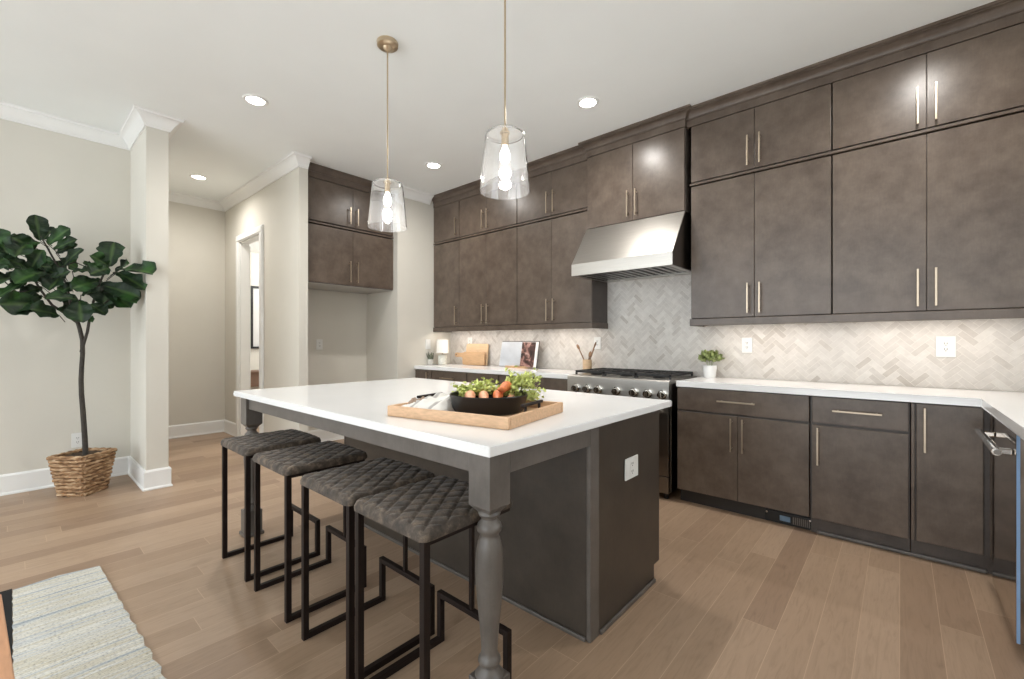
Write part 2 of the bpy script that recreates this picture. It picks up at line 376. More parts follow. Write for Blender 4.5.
MB().box(-.2, .2, -.6, .6, .73, .765, .005).build('top', 'farwood', dr); MB().box(-.18, .18, -.57, .57, .52, .729, .004).build('drawer_box', 'farwood', dr)
for x in (-.16, .16):
    for y in (-.54, .54): MB().box(x-.025, x+.025, y-.025, y+.025, 0, .519, .004).build('leg', 'farwood', dr)

# ------------------------------------------------------------------ herringbone backsplash (tiles 3:1 at 45 degrees)
def clip(poly, x0, x1, z0, z1):
    for ax, lim, sg in ((0, x0, 1), (0, x1, -1), (1, z0, 1), (1, z1, -1)):
        out = []
        for i in range(len(poly)):
            a, b = poly[i-1], poly[i]; da, db = sg*(a[ax]-lim), sg*(b[ax]-lim)
            if (da >= 0) != (db >= 0):
                t = da/(da-db); out.append((a[0]+(b[0]-a[0])*t, a[1]+(b[1]-a[1])*t))
            if db >= 0: out.append(b)
        poly = out
        if len(poly) < 3: return []
    return poly
def backsplash(rects, name):
    bm = bmesh.new(); lay = bm.faces.layers.float.new('tint'); u = .0345; n = 3; gp = .0013; q = math.sqrt(.5)
    rnd = random.Random(3)
    R = 215
    for i in range(-R, R):
        for j in range(-R, R):
            m = (i-j) % (2*n)
            if m == 0: r = (i, j, i+n, j+1)
            elif m == 2*n-1: r = (i, j, i+1, j+n)
            else: continue
            a, b, c, d = [t*u for t in r]
            pts = [(a+gp, b+gp), (c-gp, b+gp), (c-gp, d-gp), (a+gp, d-gp)]
            pts = [((y-x)*q-2.0, (x+y)*q+1.2) for x, y in pts]
            cxm = sum(p[0] for p in pts)/4; czm = sum(p[1] for p in pts)/4
            if not (-4.8 < cxm < 1.2 and .8 < czm < 2.0): continue
            tint = rnd.random()
            for x0, x1, z0, z1 in rects:
                pp = clip(pts, x0, x1, z0, z1)
                if len(pp) > 2:
                    A = [bm.verts.new((x, YR, z)) for x, z in pp]; B = [bm.verts.new((x, YR+.008, z)) for x, z in pp]
                    f = [bm.faces.new(A)]+[bm.faces.new((A[k-1], A[k], B[k], B[k-1])) for k in range(len(pp))]
                    for t in f: t[lay] = tint
    bmesh.ops.recalc_face_normals(bm, faces=bm.faces)
    me = bpy.data.meshes.new(name); bm.to_mesh(me); bm.free(); me.materials.append(M['tile'])
    o = bpy.data.objects.new(name, me); C.objects.link(o); return o
rects = [(XF+.001, -2.206, .931, 1.40), (-2.206, -1.282, .92, 1.87), (-1.282, .983, .931, 1.40)]
bs = st(backsplash(rects, 'trim_backsplash'))
w = MB()
for x0, x1, z0, z1 in rects: w.box(x0, x1, YR+.0012, YR+.0088, z0, z1)
st(w.build('grout', 'grout', bs))

# ------------------------------------------------------------------ cabinets (local: front faces -y, x to the right)
def bar_handle(door, x0, z0, x1, z1, y, r=.0055, out=.034):
    w = MB(); dx = .0; 
    vertical = abs(z1-z0) > abs(x1-x0)
    if vertical:
        w.box(x0-r, x0+r, y-out-.008, y-out, z0, z1, .0015)
        for z in (z0+.025, z1-.025): w.cyl((x0, y-out, z), (x0, y+.0005, z), .0045, 10)
    else:
        w.box(x0, x1, y-out-.008, y-out, z0-r, z0+r, .0015)
        for x in (x0+.025, x1-.025): w.cyl((x, y-out, z0), (x, y+.0005, z0), .0045, 10)
    return w.build('handle', 'nickel', door)
def cabinet(name, label, loc, rz, wid, dep, z0, z1, fronts, mat='cab', toe=False, cat='cabinet', group=None):
    """fronts: (kind, x0, x1, z0, z1, handle) ; handle ('v',x,za,zb) or ('h',xa,xb,z) ; z absolute"""
    t = thing(name, label, cat, (loc[0], loc[1], 0), rz, group)
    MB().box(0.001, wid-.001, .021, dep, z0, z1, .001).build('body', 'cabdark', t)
    for kd, a, b, c, d, h in fronts:
        f = MB().box(a+.0015, b-.0015, 0, .019, c+.0015, d-.0015, .002).build(kd, mat, t)
        if h and h[0] == 'v': bar_handle(f, h[1], h[2], h[1], h[3], 0)
        elif h: bar_handle(f, h[1], h[3], h[2], h[3], 0)
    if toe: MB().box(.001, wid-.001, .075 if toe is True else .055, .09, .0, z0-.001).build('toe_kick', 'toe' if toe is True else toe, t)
    return t
UY = 3.659; UD = YR-UY-.001
ZL0, ZL1, ZU0, ZU1 = 1.415, 2.485, 2.521, 2.974
def wall_pair(x0, x1, mid, low, up, h0=None, hx=.04):
    """lower + upper unit; mid = seam or None"""
    wd = x1-x0
    for (za, zb, ha, hb, lab, nm) in ((ZL0, ZL1, 1.442, 1.668, low, 'wall_cabinet'), (ZU0, ZU1, 2.545, 2.768, up, 'wall_cabinet')):
        if mid is None: fr = [('door', .002, wd-.002, za, zb, ('v', h0, ha, hb))]
        else:
            m = mid-x0; fr = [('door', .002, m, za, zb, ('v', m-hx, ha, hb)), ('door', m, wd-.002, za, zb, ('v', m+hx, ha, hb))]
        cabinet(nm, lab, (x0, UY), 0, wd, UD, za-.001, zb+.001, fr)
wall_pair(-4.59, -4.094, None, 'tall narrow single-door wall cabinet in the far left corner of the range wall', 'small single-door top cabinet in the far left corner under the ceiling', h0=.455)
wall_pair(-4.092, -3.150, -3.625, 'tall two-door wall cabinet above the cutting boards', 'short two-door top cabinet above the cutting boards, second from the corner')
wall_pair(-3.148, -2.206, -2.685, 'tall two-door wall cabinet just left of the range hood, above the cookbook', 'short two-door top cabinet directly left of the hood cabinet')
wall_pair(-1.282, -.348, -.817, 'tall two-door wall cabinet just right of the range hood, above the small white pot', 'short two-door top cabinet directly right of the hood cabinet')
wall_pair(-.346, .60, .119, 'large tall two-door wall cabinet at the right edge of the photo', 'wide two-door top cabinet at upper right under the ceiling with a bright glare spot')
# hood cabinet
HY = 3.616; HX0, HX1 = -2.234, -1.313
wd = HX1-HX0; m = -1.769-HX0
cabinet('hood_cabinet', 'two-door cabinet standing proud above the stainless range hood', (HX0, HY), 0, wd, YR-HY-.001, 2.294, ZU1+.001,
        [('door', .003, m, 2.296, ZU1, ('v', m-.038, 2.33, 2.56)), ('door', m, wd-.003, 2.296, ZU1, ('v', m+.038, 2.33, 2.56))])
# ledges, light rails, crown (structure trims)
for x0, x1, nm in ((-4.59, -2.236, 'trim_3'), (-1.29, .60, 'trim_4')):
    st(MB().box(x0, x1, UY-.006, YR-.001, ZL1+.009, ZU0-.009, .003).build(nm, 'cab'))
for x0, x1, nm in ((-4.59, -2.199, 'trim_5'), (-1.288, .60, 'trim_6')):
    w = MB(); w.box(x0, x1, UY-.008, UY+.014, 1.357, ZL0-.003, .003); w.box(x0, x1, UY+.014, YR-.001, 1.398, ZL0-.003)
    for xe in (x0, x1-.018): w.box(xe, xe+.018, UY+.014, YR-.001, 1.357, 1.399)
    st(w.build(nm, 'cab'))
cc = [(.002, ZU1+.003), (.002, ZU1+.062), (.009, ZU1+.062), (.009, ZU1+.072), (.006, ZU1+.073), (.012, ZU1+.088), (.024, ZU1+.103), (.042, ZU1+.112), (.05, ZU1+.113), (.05, ZU1+.121), (.060, ZU1+.123), (.060, ZC-.0008), (-.02, ZC-.0008), (-.02, ZU1+.003)]
st(MB().sweep([(-4.59, UY), (HX0-.0, UY)], cc).build('trim_7', 'cab', ang=25))
st(MB().sweep([(HX0, YR-.01), (HX0, HY), (HX1, HY), (HX1, YR-.01)], [(a-.001 if a < 0 else a, z) for a, z in cc]).build('trim_8', 'cab', ang=25))
st(MB().sweep([(HX1+.001, UY), (.60, UY)], cc).build('trim_9', 'cab', ang=25))
# fridge cabinets : front faces +x
FX = -4.68
for za, zb, ha, hb, lab in ((1.862, ZL1, 1.898, 2.135, 'lower two-door cabinet over the empty refrigerator alcove'), (ZU0, ZU1, 2.55, 2.742, 'upper two-door cabinet near the ceiling over the refrigerator alcove')):
    wd = 3.11-2.032; m = 2.575-2.032
    cabinet('wall_cabinet', lab, (FX, 2.032), PI/2, wd, .60, za, zb+.001, [('door', .004, m, za+.004, zb-.002, ('v', m-.046, ha, hb)), ('door', m, wd-.004, za+.004, zb-.002, ('v', m+.046, ha, hb))])
st(MB().box(FX-.6, FX+.006, 2.033, 3.109, ZL1+.009, ZU0-.009, .003).build('trim_10', 'cab'))
st(MB().box(FX-.6, FX-.022, 2.034, 3.108, 1.855, 1.8612).build('trim_11', 'underside'))
st(MB().sweep([(FX, 2.033), (FX, 3.109)], [(min(a, .03), z) for a, z in cc]).build('trim_12', 'cab', ang=25))

# ------------------------------------------------------------------ base cabinets
BY = 3.365; BD = YR-BY-.001; T0, T1 = .105, .885
x = -1.283; wd = .847; m = -.856-x
cabinet('base_cabinet', 'base cabinet with one wide drawer and two doors right of the range', (x, BY), 0, wd, BD, T0, T1,
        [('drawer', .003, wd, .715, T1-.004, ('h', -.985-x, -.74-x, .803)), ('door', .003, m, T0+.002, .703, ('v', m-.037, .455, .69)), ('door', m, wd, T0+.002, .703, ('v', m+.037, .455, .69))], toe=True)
x = -.434; wd = .476
cabinet('base_cabinet', 'base cabinet with a drawer over a single door, middle of the right run', (x, BY), 0, wd, BD, T0, T1,
        [('drawer', .012, wd-.006, .715, T1-.004, ('h', .12, .355, .803)), ('door', .012, wd-.006, T0+.002, .703, ('v', .045, .455, .69))], toe='cabdark')
x = .044; wd = .90
cabinet('corner_cabinet', 'full-height single-door corner base cabinet beside the dishwasher', (x, BY), 0, wd, BD, T0, T1,
        [('filler', 0, .018, T0+.002, T1-.004, None), ('door', .022, .284, T0+.002, T1-.004, ('v', .057, .615, .86))], toe='cabdark')
st(MB().box(-.4, .345, BY+.036, BY+.0545, .0005, .022, .006).build('trim_13', 'islandleg'))
# left base run
fx = [(-4.616+.03, -4.268, True), (-4.266, -3.64, False), (-3.638, -3.15, False), (-3.148, -2.285, False)]
labs = ['narrow base cabinet in the far left corner under the succulent and lamp', 'base cabinet under the cutting boards, mostly hidden by the island top', 'base cabinet under the left half of the open cookbook', 'drawer base cabinet immediately left of the range']
for (a, b, one), lab in zip(fx, labs):
    wd = b-a
    if one: fr = [('door', .002, wd-.002, T0+.002, T1-.004, ('v', wd-.05, .62, .86))]
    else: fr = [('drawer', .002, wd-.002, .715, T1-.004, ('h', wd/2-.12, wd/2+.12, .803)), ('door', .002, wd-.002, T0+.002, .703, ('v', wd-.05, .46, .69))]
    cabinet('base_cabinet', lab, (a, BY), 0, wd, BD, T0, T1, fr, toe=True)
st(MB().box(.352, .40, 3.243, 3.383, .105, .884, .001).build('trim_14', 'cab'))
# sink run cabinet past the dishwasher (front faces -x)
cabinet('base_cabinet', 'base cabinet nearest the camera at the right edge, beyond the dishwasher', (.395, 2.632), -PI/2, .9, .58, T0, T1,
        [('door', .004, .45, T0+.002, T1-.004, ('v', .41, .6, .83)), ('door', .45, .896, T0+.002, T1-.004, ('v', .49, .6, .83))], toe=True)
# worktops
CT0, CT1 = .897, .93
def slab(poly, name, lab, cat='countertop'):
    w = MB().prism(poly, 'z', CT0-.01, CT1)
    es = [e for e in w.bm.edges]; bmesh.ops.bevel(w.bm, geom=es, offset=.003, segments=2, affect='EDGES')
    return tag(w.build(name, 'quartz', smooth=False), lab, cat)
slab([(XF+.003, 3.355), (-2.272, 3.355), (-2.272, YR-.001), (XF+.003, YR-.001)], 'worktop', 'white quartz worktop left of the range, holding boards and cookbook')
slab([(-1.285, 3.355), (.319, 3.355), (.319, 1.70), (.98, 1.70), (.98, YR-.001), (-1.285, YR-.001)], 'worktop', 'L-shaped white quartz worktop right of the range turning the corner')
# toe-kick vent
tv = thing('toe_kick_vent', 'small dark vent with bluish film low under the base cabinet right of the range', 'vent', (-.70, 3.427, .005))
MB().box(0, .27, 0, .012, 0, .075, .003).build('grille', 'black', tv)
MB().box(.09, .15, -.004, 0, .02, .055, .001).build('strip', 'bluegrey', tv)
w = MB()
for i in range(9): w.box(.165+i*.011, .17+i*.011, -.003, 0, .012, .06)
w.build('louvre', 'steeldark', tv)
for x in (.012, .26): MB().cyl((x, -.002, .06), (x, 0, .06), .006, 10).build('screw', 'chrome', tv)

# ------------------------------------------------------------------ dishwasher
dw = thing('dishwasher', 'dark mirror-finish dishwasher with a tubular steel handle in the right run', 'dishwasher', (.345, 2.64, 0))
MB().box(.04, .62, .004, .598, .09, .884).build('tub', 'black', dw)
MB().box(0, .036, .0, .60, .028, .882, .004).build('door', 'blackglass', dw)
MB().box(.001, .011, -.003, -.0003, .031, .88).build('door_edge', 'strip', dw)  # blue colour stands for daylight caught by the door's near edge
w = MB(); w.cyl((-.048, .03, .776), (-.048, .57, .776), .0155, 24); h = w.build('handle', 'chrome', dw)
w = MB(); w.cyl((-.048, .023, .776), (-.048, .0295, .776), .011, 20); w.build('handle_cap', 'steeldark', h)
for y in (.07, .53): MB().box(-.044, .0, y-.014, y+.014, .764, .788, .004).build('bracket', 'chrome', dw)
MB().box(.06, .075, .004, .598, 0, .0895).build('toe_kick', 'toe', dw)

# ------------------------------------------------------------------ range
RX0, RX1 = -2.262, -1.330; RW = RX1-RX0
rg = thing('range', 'stainless gas range with black grates and a row of knobs behind the island', 'range', (RX0, 3.33, 0))
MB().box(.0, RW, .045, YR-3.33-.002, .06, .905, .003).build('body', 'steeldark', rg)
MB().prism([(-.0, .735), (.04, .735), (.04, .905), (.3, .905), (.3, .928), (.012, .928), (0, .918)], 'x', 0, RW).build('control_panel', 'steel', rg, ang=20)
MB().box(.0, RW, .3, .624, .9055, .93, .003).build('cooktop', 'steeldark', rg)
for kx in (-2.166, -2.053, -1.94, -1.77, -1.616, -1.498, -1.38):
    x = kx-RX0; w = MB()
    w.cyl((x, 0, .818), (x, -.012, .818), .036, 24); w.cone((x, -.012, .818), (x, -.046, .818), .03, .026, 24); w.box(x-.007, x+.007, -.056, -.045, .79, .846, .003)
    w.build('knob', 'chrome', rg)
for gi in range(3):
    a = .02+gi*(RW-.04)/3; b = a+(RW-.04)/3-.006; y0, y1 = .10, .60; z0, z1 = .948, .968; w = MB()
    for y in (y0, y1-.014, (y0+y1)/2-.007): w.box(a, b, y, y+.014, z0, z1, .003)
    for x in (a, b-.014, (a+b)/2-.007): w.box(x, x+.014, y0, y1, z0, z1, .003)
    for yc in ((y0*.75+y1*.25), (y0*.25+y1*.75)):
        for an in range(4): 
            t = an*PI/2+PI/4; c = ((a+b)/2, yc)
            w.cyl((c[0]+.03*math.cos(t), c[1]+.03*math.sin(t), z1-.006), (c[0]+.10*math.cos(t), c[1]+.10*math.sin(t), z1-.006), .006, 8)
    for x in (a+.007, b-.007):
        for y in (y0+.007, y1-.007): w.box(x-.007, x+.007, y-.007, y+.007, .929, z0+.002)
    w.build('grate', 'iron', rg)
    for yc in ((y0*.75+y1*.25), (y0*.25+y1*.75)):
        MB().lathe([(0, .93), (.05, .93), (.05, .937), (.036, .938), (.036, .946), (.03, .949), (0, .949)], ((a+b)/2, yc, 0), 24).build('burner', 'iron', rg)
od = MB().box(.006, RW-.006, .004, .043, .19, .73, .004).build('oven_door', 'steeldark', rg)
MB().box(.14, RW-.14, .001, .0045, .30, .57, .001).build('window', 'black', od)
w = MB(); w.cyl((.06, -.05, .675), (RW-.06, -.05, .675), .013, 20)
for x in (.09, RW-.09): w.cyl((x, -.05, .675), (x, .005, .675), .009, 12)
w.build('handle', 'chrome', od)
MB().box(.006, RW-.006, .006, .043, .055, .183, .004).build('kick_panel', 'steeldark', rg)
for x in (.05, RW-.05):
    for y in (.07, .56): MB().cyl((x, y, 0), (x, y, .061), .018, 12).build('foot', 'black', rg)

# ------------------------------------------------------------------ range hood
hd = thing('range_hood', 'stainless steel canopy range hood over the range', 'hood', (HX0, 0, 1.821))
HW = HX1-HX0; fy = 3.353; zt = 2.292-1.821
w = MB()
w.prism([(fy, 0), (fy+.012, 0), (fy+.012, .1), (HY+.013, zt-.004), (HY+.013, zt), (HY, zt), (fy, .103)], 'x', 0, HW)
w.build('canopy', 'steel', hd, ang=20)
for xs in (0.0005, HW-.0125):
    w = MB().prism([(fy+.0125, 0), (YR-.001, 0), (YR-.001, zt-.002), (HY+.0135, zt-.002), (fy+.0125, .1)], 'x', xs, xs+.012); w.build('side_panel', 'steeldark', hd, ang=20)  # same stainless as the canopy, coloured darker for the dark it reflects
w = MB(); w.box(.013, HW-.013, fy+.013, fy+.03, .0, .004); w.box(.013, HW-.013, YR-.1, YR-.002, 0, .004); w.box(.013, .05, fy+.03, YR-.1, 0, .004); w.box(HW-.05, HW-.013, fy+.03, YR-.1, 0, .004)
w.build('rim', 'steel', hd)
w = MB(); w.box(.05, HW-.05, fy+.03, YR-.1, .03, .034); w.build('plenum', 'black', hd)
for i in range(3):
    w = MB(); a = .052+i*(HW-.104)/3; b = a+(HW-.104)/3-.006; n = 4
    for j in range(n):
        xx = a+(j+.25)*(b-a)/n; w.box(xx, xx+(b-a)/n*.5, fy+.05, YR-.105, .006, .016, .003)
    w.box(a, b, fy+.032, fy+.05, .006, .024); w.box(a, b, YR-.115, YR-.102, .006, .024)
    w.build('baffle_filter', 'filter', hd)
for xx in (.22, HW-.22): MB().cyl((xx, YR-.05, -.002), (xx, YR-.05, .001), .025, 20).build('hood_light', 'white_ceramic', hd)

# ------------------------------------------------------------------ outlets
def outlet(label, loc, rz, wd=.078, hg=.125, switch=False, double=False):
    t = thing('wall_outlet', label, 'outlet', loc, rz)
    MB().box(-wd/2, wd/2, -.007, -.0005, -hg/2, hg/2, .002).build('cover_plate', 'plastic', t)
    if switch: MB().box(-.017, .017, -.011, -.0072, -.034, .034, .001).build('rocker', 'plastic', t)
    else:
        MB().box(-.018, .018, -.0085, -.0072, -.036, .036, .001).build('socket', 'plastic', t)
        w = MB()
        for z in (-.018, .018):
            for x in (-.006, .006): w.box(x-.0016, x+.0016, -.0092, -.0086, z-.002, z+.008)
            w.cyl((0, -.0092, z-.008), (0, -.0086, z-.008), .0028, 8)
        w.build('slots', 'slot', t)
    return t
outlet('white outlet on the herringbone tile right of the small potted plant', (-.935, YR-.001, 1.20), 0)
outlet('white outlet on the herringbone tile at the far right above the worktop', (.218, YR-.001, 1.196), 0, .092, .135)
outlet('white outlet on the tile behind the wooden spoons', (-2.318, YR-.001, 1.215), 0)
outlet('white outlet on the tile behind the cutting boards', (-4.21, YR-.001, 1.222), 0)
outlet('white outlet inside the empty refrigerator alcove', (-5.305, 2.479, 1.195), PI/2)
outlet('white light switch on the side wall above the succulent', (XF+.001, 3.57, 1.197), PI/2, switch=True)
outlet('white outlet on the end panel of the island', (-.944, 1.911, .642), PI/2, .126, .098)
outlet('white outlet low on the wall behind the fig tree trunk', (XL+.001, .385, .37), PI/2)

# ------------------------------------------------------------------ island
isl = thing('kitchen_island', 'dark grey-brown kitchen island with turned table legs under its overhang', 'island', (-.945, 0, 0))
IX0 = -2.93+.945; IT = .877
MB().box(IX0, -.02, 1.575, 2.222, .085, IT, .001).build('body', 'island', isl)
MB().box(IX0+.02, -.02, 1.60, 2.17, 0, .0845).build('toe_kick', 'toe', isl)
w = MB(); w.prism([(1.627, 0), (2.18, 0), (2.18, .085), (2.244, .085), (2.244, IT), (1.627, IT)], 'x', -.0195, -.004); w.build('end_panel', 'island', isl)
MB().box(-.0195, 0, 1.555, 1.626, 0, IT, .003).build('corner_post', 'islandleg', isl)
MB().box(IX0, -.02, 1.556, 1.5745, 0, IT, .001).build('back_panel', 'island', isl)
MB().box(IX0-.02, IX0-.0005, 1.555, 2.222, 0, IT, .002).build('end_panel', 'island', isl)
w = MB(); w.box(-.0035, .009, 1.63, 2.178, 0, .018, .004); w.build('shoe_moulding', 'islandleg', isl)
w = MB(); w.box(IX0, -.02, 1.545, 1.5555, 0, .018, .004); w.build('shoe_moulding', 'islandleg', isl)
# cabinet doors on the range side
n = 4; ww = (-.03-IX0)/n
for i in range(n):
    d = MB().box(IX0+i*ww+.003, IX0+(i+1)*ww-.003, 2.2225, 2.243, .09, IT-.01, .002).build('door', 'island', isl)
    sx_ = IX0+(i+1)*ww-.05 if i % 2 == 0 else IX0+i*ww+.05
    w = MB(); w.box(sx_-.0055, sx_+.0055, 2.277, 2.285, .6, .83, .0015)
    for z in (.625, .805): w.cyl((sx_, 2.243, z), (sx_, 2.277, z), .0045, 8)
    w.build('handle', 'nickel', d)
LX0 = -3.16+.945
MB().box(LX0+.095, -.096, .985, 1.005, .805, IT, .002).build('apron', 'islandleg', isl)
MB().box(-.022, -.0, 1.066, 1.554, .805, IT, .002).build('apron', 'islandleg', isl)
MB().box(LX0+.002, LX0+.022, 1.066, 1.60, .805, IT, .002).build('apron', 'islandleg', isl)
def island_leg(x, y):
    w = MB(); h = .0475
    w.box(x-h, x+h, y-h, y+h, .705, IT, .002)
    # chamfer under the block
    A = [w.bm.verts.new((x+sx*(h-.001), y+sy*(h-.001), .706)) for sx, sy in ((-1, -1), (1, -1), (1, 1), (-1, 1))]
    B = [w.bm.verts.new((x+sx*.026, y+sy*.026, .682)) for sx, sy in ((-1, -1), (1, -1), (1, 1), (-1, 1))]
    w.bm.faces.new(B)
    for i in range(4): j = (i+1) % 4; w.bm.faces.new((A[i], A[j], B[j], B[i]))
    prof = [(0, .69), (.027, .69), (.034, .684), (.036, .678), (.033, .671), (.026, .666), (.025, .66), (.030, .652), (.038, .644), (.041, .633), (.039, .622), (.032, .614), (.03, .608), (.033, .60), (.038, .585), (.0425, .56), (.045, .525), (.0455, .49), (.044, .45), (.040, .40), (.034, .34), (.029, .285), (.0265, .245), (.027, .228), (.031, .222), (.036, .214), (.037, .206), (.034, .199), (.028, .195), (.028, .19), (.032, .183), (.04, .172), (.047, .163), (0, .163)]
    w.lathe(prof, (x, y, 0), 36)
    w.box(x-h, x+h, y-h, y+h, .012, .160, .003)
    w.box(x-h-.009, x+h+.009, y-h-.009, y+h+.009, 0, .022, .005)
    return w.build('leg', 'islandleg', isl, ang=40)
island_leg(-.0475, .97+.0475); island_leg(LX0+.0475, .97+.0475)
w = MB().prism([(-3.227, .948), (-.925, .948), (-.925, 2.356), (-3.227, 2.356)], 'z', .8785, .911)
bmesh.ops.bevel(w.bm, geom=list(w.bm.edges), offset=.003, segments=2, affect='EDGES')
tag(w.build('island_top', 'quartz', smooth=False), 'large white quartz slab lying on the island', 'countertop')

# ------------------------------------------------------------------ bar stools
def seat_bm(wd, dp, z0, z1):
    w = MB(); nx, ny = 64, 60; g = {}
    for i in range(nx+1):
        for j in range(ny+1):
            u = i/nx; v = j/ny; x = (u-.5)*wd; y = v*dp
            e = min(u, 1-u)*wd; f = min(v, 1-v)*dp; ed = min(e, f)
            rr = .02; k = max(0, 1-ed/rr); dz = -rr*(1-math.sqrt(max(0, 1-k*k)))
            p = .056; a = ((x*.86+y*.62)/p) % 1; b = ((x*.86-y*.62)/p) % 1
            gd = min(min(a, 1-a), min(b, 1-b)); q = -.008*math.exp(-(gd/.08)**2)*(1-k*.7)
            # round the plan corners
            cxr = .03; ix = max(0, abs(x)-(wd/2-cxr)); iy = max(0, (abs(y-dp/2)-(dp/2-cxr)))
            if ix > 0 and iy > 0:
                l = math.hypot(ix, iy); L = max(ix, iy); s_ = L/l
                x = math.copysign(wd/2-cxr+ix*s_, x); y = dp/2+math.copysign(dp/2-cxr+iy*s_, y-dp/2)
            g[i, j] = w.bm.verts.new((x, y, z1+dz+q+.006*(1-(2*u-1)**2)))
    for i in range(nx):
        for j in range(ny): w.bm.faces.new((g[i, j], g[i+1, j], g[i+1, j+1], g[i, j+1]))
    rim = [g[i, 0] for i in range(nx+1)]+[g[nx, j] for j in range(1, ny+1)]+[g[i, ny] for i in range(nx-1, -1, -1)]+[g[0, j] for j in range(ny-1, 0, -1)]
    lo = [w.bm.verts.new((v.co.x*.99, v.co.y, z0)) for v in rim]
    for k in range(len(rim)): j = (k+1) % len(rim); w.bm.faces.new((rim[j], rim[k], lo[k], lo[j]))
    w.bm.faces.new(lo); return w
def make_stool(label, loc):
    t = thing('bar_stool', label, 'stool', loc, 0, 'bar stools along the island')
    W_, D_ = .39, .385; r = .0115
    seat_bm(.41, .405, .644, .678).build('seat', 'quilt', t, ang=60).location = (0, -.01, 0)
    w = MB()
    for x in (-W_/2+r, W_/2-r): w.box(x-r, x+r, .012, D_-.01, .629, .643, .001)
    for y in (.012, D_-.03): w.box(-W_/2+r, W_/2-r, y, y+.02, .6295, .6425, .001)
    w.build('seat_frame', 'blackmetal', t)
    for s_ in (-1, 1):
        x = s_*(W_/2-r)
        MB().box(x-r, x+r, 0, 2*r, 0, .643, .0015).build('leg', 'blackmetal', t)
        MB().box(x-r, x+r, 2*r, D_, 0, 2*r, .0015).build('floor_rail', 'blackmetal', t)
        MB().box(x-r, x+r, D_-2*r, D_, 2*r, .205, .0015).build('upright', 'blackmetal', t)
    MB().box(-W_/2+2*r, W_/2-2*r, D_-2*r, D_, .183, .205, .0015).build('footrest', 'blackmetal', t)
    MB().box(-.008, .008, D_-.019, D_-.003, .2055, .635, .001).build('rear_post', 'blackmetal', t)
    return t
s0 = make_stool('quilted brown bar stool at the far left end of the row, beside the island leg', (-2.70, .792, 0))
for x, lab in ((-2.20, 'quilted brown bar stool second from the left in the row'), (-1.662, 'quilted brown bar stool third from the left in the row'), (-1.232, 'quilted brown bar stool nearest the camera, beside the large turned leg')):
    c_ = copy_tree(s0); c_.location.x = x; c_['label'] = lab

# ------------------------------------------------------------------ pendants and recessed lights
def pendant(label, x, y, cz=ZC):
    t = thing('pendant_light', label, 'pendant light', (x, y, cz), 0, 'glass pendants over the island')
    zt, zb = 2.226-cz, 1.948-cz
    MB().lathe([(0, 0), (.063, 0), (.066, -.006), (.064, -.026), (.056, -.033), (.03, -.036), (.02, -.05), (.012, -.058), (0, -.058)], (0, 0, 0), 40).build('canopy', 'brass', t)
    w = MB(); w.cyl((0, 0, -.057), (0, 0, zt+.03), .0048, 14)
    w.build('rod', 'brass', t)
    MB().lathe([(0, zt+.035), (.012, zt+.033), (.014, zt+.012), (.024, zt+.01), (.024, zt+.0045), (0, zt+.0045)], (0, 0, 0), 24).build('cap', 'brass', t)
    MB().lathe([(.018, zt+.004), (.084, zt+.003), (.093, zt-.004), (.097, zt-.02), (.121, zb), (.1185, zb), (.0945, zt-.02), (.09, zt-.006), (.083, zt), (.018, zt)], (0, 0, 0), 56, close=True).build('glass_shade', 'glass', t)
    MB().lathe([(0, zt+.004), (.017, zt+.004), (.018, zt-.05), (.014, zt-.055), (0, zt-.055)], (0, 0, 0), 24).build('socket', 'brass', t)
    MB().lathe([(0, zt-.056), (.011, zt-.056), (.013, zt-.066), (.020, zt-.082), (.0255, zt-.102), (.0255, zt-.116), (.021, zt-.132), (.012, zt-.142), (0, zt-.145)], (0, 0, 0), 24).build('bulb', 'bulb_glow', t)
    lamp('bulb_light', 'POINT', t, (0, 0, zt-.19), PEND_W, shadow_soft_size=.03)
    return t
pendant('clear glass pendant on a brass rod, farther one on the left', -2.425, 1.568)
pendant('clear glass pendant on a brass rod, nearer and larger one', -1.425, 1.568)
def downlight(x, y, label, pw=1):
    t = thing('recessed_light', label, 'ceiling light', (x, y, ZC), 0, 'recessed ceiling lights')
    MB().lathe([(.062, -.0005), (.088, -.0005), (.088, -.005), (.082, -.009), (.064, -.007)], (0, 0, 0), 36, close=True).build('trim_ring', 'trim', t)
    MB().lathe([(0, -.0045), (.0615, -.0045), (.0615, -.001), (0, -.001)], (0, 0, 0), 36).build('lens', 'lamp_glow', t)
    lamp('downlight_beam', 'SPOT', t, (0, 0, -.012), SPOT_W*pw, spot_size=math.radians(172), spot_blend=1.0, shadow_soft_size=.055)
dl = [(-3.78, 1.262, 'recessed ceiling light left of centre, in front of the hallway opening'), (-1.848, 3.005, 'recessed ceiling light in front of the range hood cabinet'),
      (-3.745, 2.985, 'recessed ceiling light between the two pendants, near the far corner'), (-6.03, 1.42, 'recessed ceiling light in the hallway'),
      (.12, 2.99, 'recessed ceiling light above the right worktop, mirrored as glare on the top cabinet')]
for x, y, lab in dl: downlight(x, y, lab, 1)
d_ = thing('added_ceiling_light', 'added unseen ceiling light in the room beyond the doorway', 'ceiling light', (-7.0, 3.3, 2.7))
MB().lathe([(0, -.06), (.12, -.055), (.16, -.03), (.165, -.0005), (0, -.0005)], (0, 0, 0), 32).build('diffuser', 'lamp_glow', d_)
lamp('added_beam', 'POINT', d_, (0, 0, -.12), 45, shadow_soft_size=.1)  # unseen lamp added to brighten the room beyond the doorway
